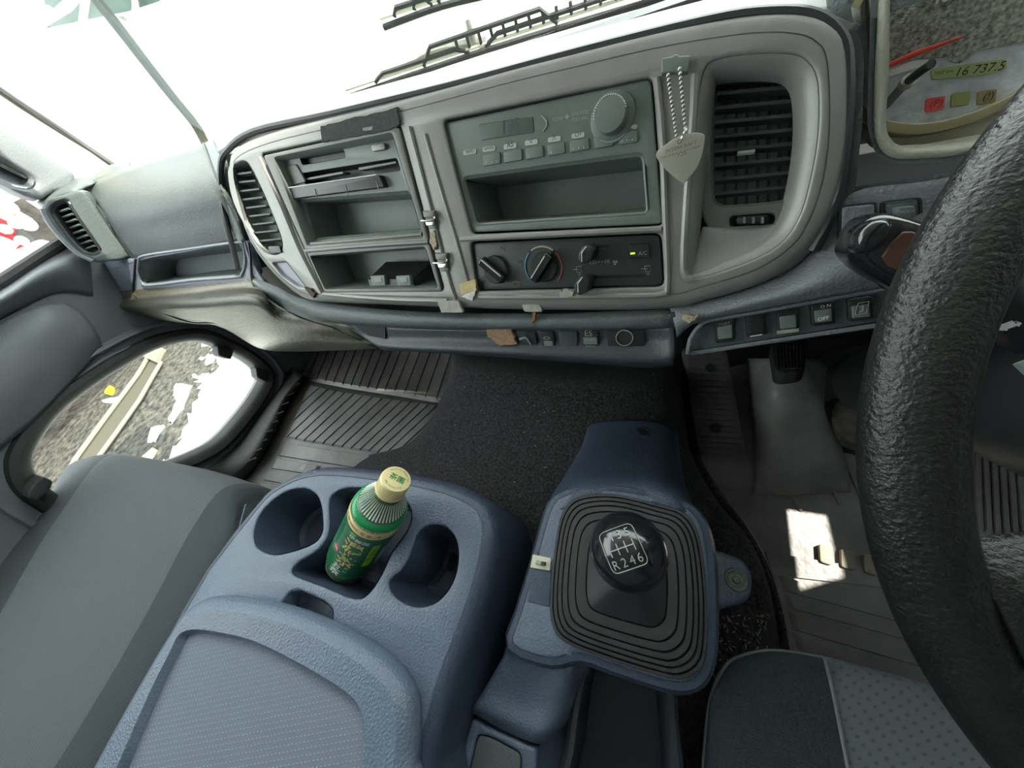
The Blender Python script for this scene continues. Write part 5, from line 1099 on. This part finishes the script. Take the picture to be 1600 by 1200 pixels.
well = crom(TZ.uvs([(925, 1048), (950, 1036), (1000, 1052), (1035, 1078), (1040, 1120), (1040, 1340), (880, 1340), (900, 1180), (912, 1090)], -.01), 2, True)
rim('storage_well', TZ, well, [(.012, -.075), (.012, -.012), (.008, -.008), (.003, -.008), (0, -.012), (-.004, -.075)], mat('dark well plastic', (.022, .027, .036), .5), sc, True)
patch('well_side', [[onZ(895, 1050, -.47), onZ(870, 1110, -.48), onZ(835, 1190, -.49), onZ(815, 1300, -.49)], [onZ(925, 1052, -.50), onZ(905, 1110, -.51), onZ(890, 1190, -.51), onZ(870, 1300, -.51)]], BLUEDK, sc, 4, 3, .004)
# bellows boot
bo = [(905, 777), (960, 773), (1030, 789), (1070, 803), (1092, 840), (1103, 920), (1104, 1000), (1096, 1040), (1068, 1060), (1030, 1055), (950, 1030), (885, 1004), (864, 978), (860, 930), (868, 850), (880, 800)]
bol = [np.array(p) for p in crom(SZ.uvs(bo), 4, True)]; bol = dense(bol); bc = sum(bol) / len(bol)
gb = thing('gear_lever', 'black gear lever with round shift pattern knob and stepped rubber bellows', 'gear lever')
V = []; F = []; n = len(bol)
prof = []; h = .001; s = 1.0
steps = [1.0, .945, .885, .82, .74, .64, .50]
for i, s0 in enumerate(steps):
    s1 = steps[i + 1] if i + 1 < len(steps) else .16
    rise = .0022 if i < 6 else .024
    prof += [(s0, h), (s0 - .006, h + .0042), (s0 - .014, h + .0050)]
    h += rise
    prof += [(s1 + .014, h + .0030), (s1 + .006, h + .0018 if i < 6 else h + .004)]
prof += [(.12, h + .012), (.10, h + .018)]
for s0, hh in prof:
    for p in bol:
        q = bc + (p - bc) * s0
        if s0 < .5: d = p - bc; d = d / np.linalg.norm(d) * (np.linalg.norm(bol[0] - bc)) ; q = bc + (p - bc) * s0 * (s0 / .5) + d * s0 * (1 - s0 / .5) * .8
        V.append(SZ.at(q[0], q[1], hh))
for k in range(len(prof) - 1):
    for i in range(n): j = (i + 1) % n; F.append((k * n + i, k * n + j, (k + 1) * n + j, (k + 1) * n + i))
mesh('bellows', V, F, BOOTM, gb, .5)
kc_ = onD(981, 860, .282); kax = nrm(kc_ * -1 / np.linalg.norm(kc_) + np.array([-.05, 0, .12]))
bcen = SZ.at(bc[0], bc[1], .03)
tube('lever_shaft', [bcen, kc_ - kax * .03], .007, BLACK, gb, 14)
lathe('knob_collar', kc_ - kax * .042, kax, [(.012, 0), (.014, .006), (.0135, .014)], RUBBER, gb, 28)
kprof = []
for i in range(25):
    a = math.pi * i / 24; r = .0325 * math.sin(a); kprof.append((max(r, .0003), -.036 * math.cos(a) * (1.0 if a > 1.57 else 1.0)))
lathe('knob', kc_, kax, kprof, GLOSSB, gb, 56)
KN = Pl(kc_, nrm(np.array([.90, .42, 0])), nrm(np.array([-.42, .90, 0])))
ec = kc_ + kax * .036
KQ = Pl(ec, KN.u - kax * (KN.u @ kax), np.cross(kax, KN.u)); ke_ = nrm(KQ.hit(1002, 847) - KQ.hit(948, 866)); ke_ = nrm(ke_ - kax * (ke_ @ kax)); kf_ = np.cross(kax, ke_)
KT = Pl(ec, ke_, kf_)
o_uv = KT.uv(972, 856, 0)
def ksurf(x, y, lift=.0008):
    r2 = min(.97, (x * x + y * y) / .0325 ** 2); return kc_ + ke_ * x + kf_ * y + kax * (.036 * math.sqrt(1 - r2) + lift)
ES = .0170
sq = rnd([(-ES * .86, -ES * .9), (ES * .86, -ES * .9), (ES * .86, ES * .9), (-ES * .86, ES * .9)], .005, 5)
loop_ = []
for i in range(len(sq)):
    a, b = sq[i], sq[(i + 1) % len(sq)]
    for k in range(3): p = a + (b - a) * k / 3; loop_.append(ksurf(p[0] + o_uv[0], p[1] + o_uv[1]))
tube('emblem_outline', loop_, .00035, GREYP, gb, 5, True)
def ktext(s, cx, cy, size):
    V, F = textdata(s); mx, my = (V[:, 0].min() + V[:, 0].max()) / 2, (V[:, 1].min() + V[:, 1].max()) / 2
    mesh('gear_number', [ksurf(o_uv[0] + cx + (v[0] - mx) * size, o_uv[1] + cy + (v[1] - my) * size, .0009) for v in V], F, GREYP, gb)
for s, x, y in [('1', -.0045, .0098), ('3', .0015, .0098), ('5', .0085, .0098), ('R', -.0098, -.0098), ('2', -.003, -.0098), ('4', .0035, -.0098), ('6', .0098, -.0098)]: ktext(s, x, y, .0092)
for a, b in [((-.010, 0), (.0095, 0)), ((-.0100, 0), (-.0100, -.0042)), ((-.0035, .0042), (-.0035, -.0042)), ((.003, .0042), (.003, -.0042)), ((.0095, .0042), (.0095, -.0042))]:
    tube('gear_line', [ksurf(o_uv[0] + a[0] + (b[0] - a[0]) * t, o_uv[1] + a[1] + (b[1] - a[1]) * t, .0009) for t in (0, .33, .66, 1)], .00045, GREYP, gb, 5)
# ================================================================== SEATS
ps = thing('passenger_seat', 'grey cloth passenger seat cushion with darker bolsters', 'seat')
cols = {'A': [(112, 724), (160, 717), (265, 737), (348, 764), (374, 776), (386, 790)], 'B': [(62, 800), (88, 812), (205, 812), (300, 826), (348, 836), (368, 850)],
        'C': [(2, 880), (35, 897), (140, 915), (238, 942), (290, 950), (314, 956)], 'D': [(-110, 1060), (-60, 1070), (40, 1085), (160, 1078), (210, 1088), (240, 1090)], 'E': [(-270, 1310), (-190, 1320), (-70, 1310), (15, 1310), (80, 1318), (108, 1310)]}
zz = {'A': (-.43, -.418, -.415, -.418, -.424, -.432), 'B': (-.412, -.400, -.398, -.400, -.402, -.412), 'C': (-.412, -.400, -.398, -.400, -.402, -.412), 'D': (-.412, -.400, -.398, -.400, -.402, -.412), 'E': (-.412, -.400, -.398, -.400, -.402, -.412)}
def seatgrid(cols, zz, dz, front=((.022, -.05), (.013, None)), lx=(-.010, -.012)):
    rows = []
    for k in cols:
        r = [onZ(*p, z) for p, z in zip(cols[k], zz[k])]
        rows.append([r[0] + (lx[1], 0, -dz), r[0] + (lx[0], 0, -.022)] + r + [r[-1] + (.010, 0, -.022), r[-1] + (.012, 0, -dz)])
    rows.append([p + np.array([0, -.22, .0]) for p in rows[-1]])
    f1 = [p + np.array([0, front[0][0], front[0][1]]) for p in rows[0]]; f2 = [p + np.array([0, front[1][0], -dz]) for p in rows[0]]
    return [f2, f1] + rows
ps_par = gridsplit(seatgrid(cols, zz, .12), [('bolster', 0, 3, SEATDK, None), ('seat_panel', 3, 5, TWILL, 'light grey ribbed cloth middle panel'), ('bolster', 5, 9, SEATDK, None)], 6, 8, ps)
tube('piping', [onZ(*p, -.411) for p in [(384, 788), (372, 830), (350, 882), (314, 952), (240, 1088), (150, 1240)]], .0013, DGREY, ps, 6, sm=4)
box('seat_base', (-1.05, -.60, -.70), (-.68, -.05, -.50), BLACK, ps)
patch('backrest', [[(-1.10, -.52, -.44), (-.86, -.50, -.40), (-.60, -.52, -.44)], [(-1.10, -.62, -.1), (-.86, -.58, -.1), (-.60, -.62, -.1)], [(-1.06, -.72, .25), (-.86, -.70, .28), (-.66, -.72, .25)], [(-1.02, -.80, .20), (-.86, -.80, .22), (-.70, -.80, .20)]], TWILL, ps, 6, 6, .06)
ds = thing('driver_seat', 'grey cloth driver seat cushion below the steering wheel', 'seat')
cols = {'A': [(1126, 1052), (1150, 1026), (1205, 1015), (1288, 1026), (1440, 1066), (1640, 1120)], 'B': [(1112, 1085), (1135, 1072), (1205, 1068), (1300, 1076), (1470, 1120), (1680, 1180)],
        'C': [(1105, 1130), (1130, 1130), (1210, 1130), (1312, 1135), (1500, 1180), (1720, 1250)], 'D': [(1099, 1200), (1130, 1200), (1215, 1200), (1326, 1205), (1540, 1250), (1780, 1330)], 'E': [(1090, 1330), (1125, 1330), (1220, 1330), (1350, 1335), (1600, 1390), (1900, 1500)]}
z1 = (-.512, -.503, -.500, -.502, -.500, -.502); z0 = (-.53, -.520, -.515, -.516, -.515, -.52)
ds_par = gridsplit(seatgrid(cols, {k: (z0 if k == 'A' else z1) for k in cols}, .085, ((-.016, -.035), (-.07, None)), (.006, .05)), [('bolster', 0, 5, SEATDK, None), ('seat_panel', 5, 9, CHECK, 'patterned grey cloth middle panel')], 6, 8, ds)
tube('piping', [onZ(*p, -.513) for p in [(1098, 1210), (1104, 1130), (1112, 1085), (1127, 1050), (1150, 1028), (1205, 1016), (1288, 1027)]], .0015, DGREY, ds, 6, sm=4)
tube('piping', [onZ(*p, -.5005) for p in [(1288, 1027), (1300, 1076), (1312, 1135), (1326, 1205)]], .0015, LGREY, ds, 6, sm=4)
box('seat_base', (.26, -.55, -.70), (.56, -.12, -.60), BLACK, ds)
patch('backrest', [[(.08, -.50, -.54), (.33, -.48, -.50), (.58, -.50, -.54)], [(.08, -.60, -.2), (.33, -.56, -.2), (.58, -.60, -.2)], [(.12, -.70, .20), (.33, -.68, .22), (.54, -.70, .20)], [(.16, -.78, .15), (.33, -.78, .17), (.50, -.78, .15)]], CHECK, ds, 6, 6, .06)
# ================================================================== move every thing's origin to its base and lift the cab to its height above the street
bpy.context.view_layer.update()
roots = [o for o in scene.objects if o.parent is None and o.type in ('MESH', 'EMPTY')]
def desc(o): return [o] + [d for c in o.children for d in desc(c)]
for r in roots:
    ds_ = [d for d in desc(r) if d.type == 'MESH' and len(d.data.vertices)]
    if not ds_: continue
    P = []
    for d in ds_:
        a = np.empty(len(d.data.vertices) * 3); d.data.vertices.foreach_get('co', a); P.append(a.reshape(-1, 3))
    A = np.vstack(P); lo, hi = A.min(0), A.max(0); base = np.array([(lo[0] + hi[0]) / 2, (lo[1] + hi[1]) / 2, lo[2]])
    for d, a in zip(ds_, P):
        d.data.vertices.foreach_set('co', (a - base).ravel()); d.data.update()
    r.location = (base[0], base[1], base[2] + H)
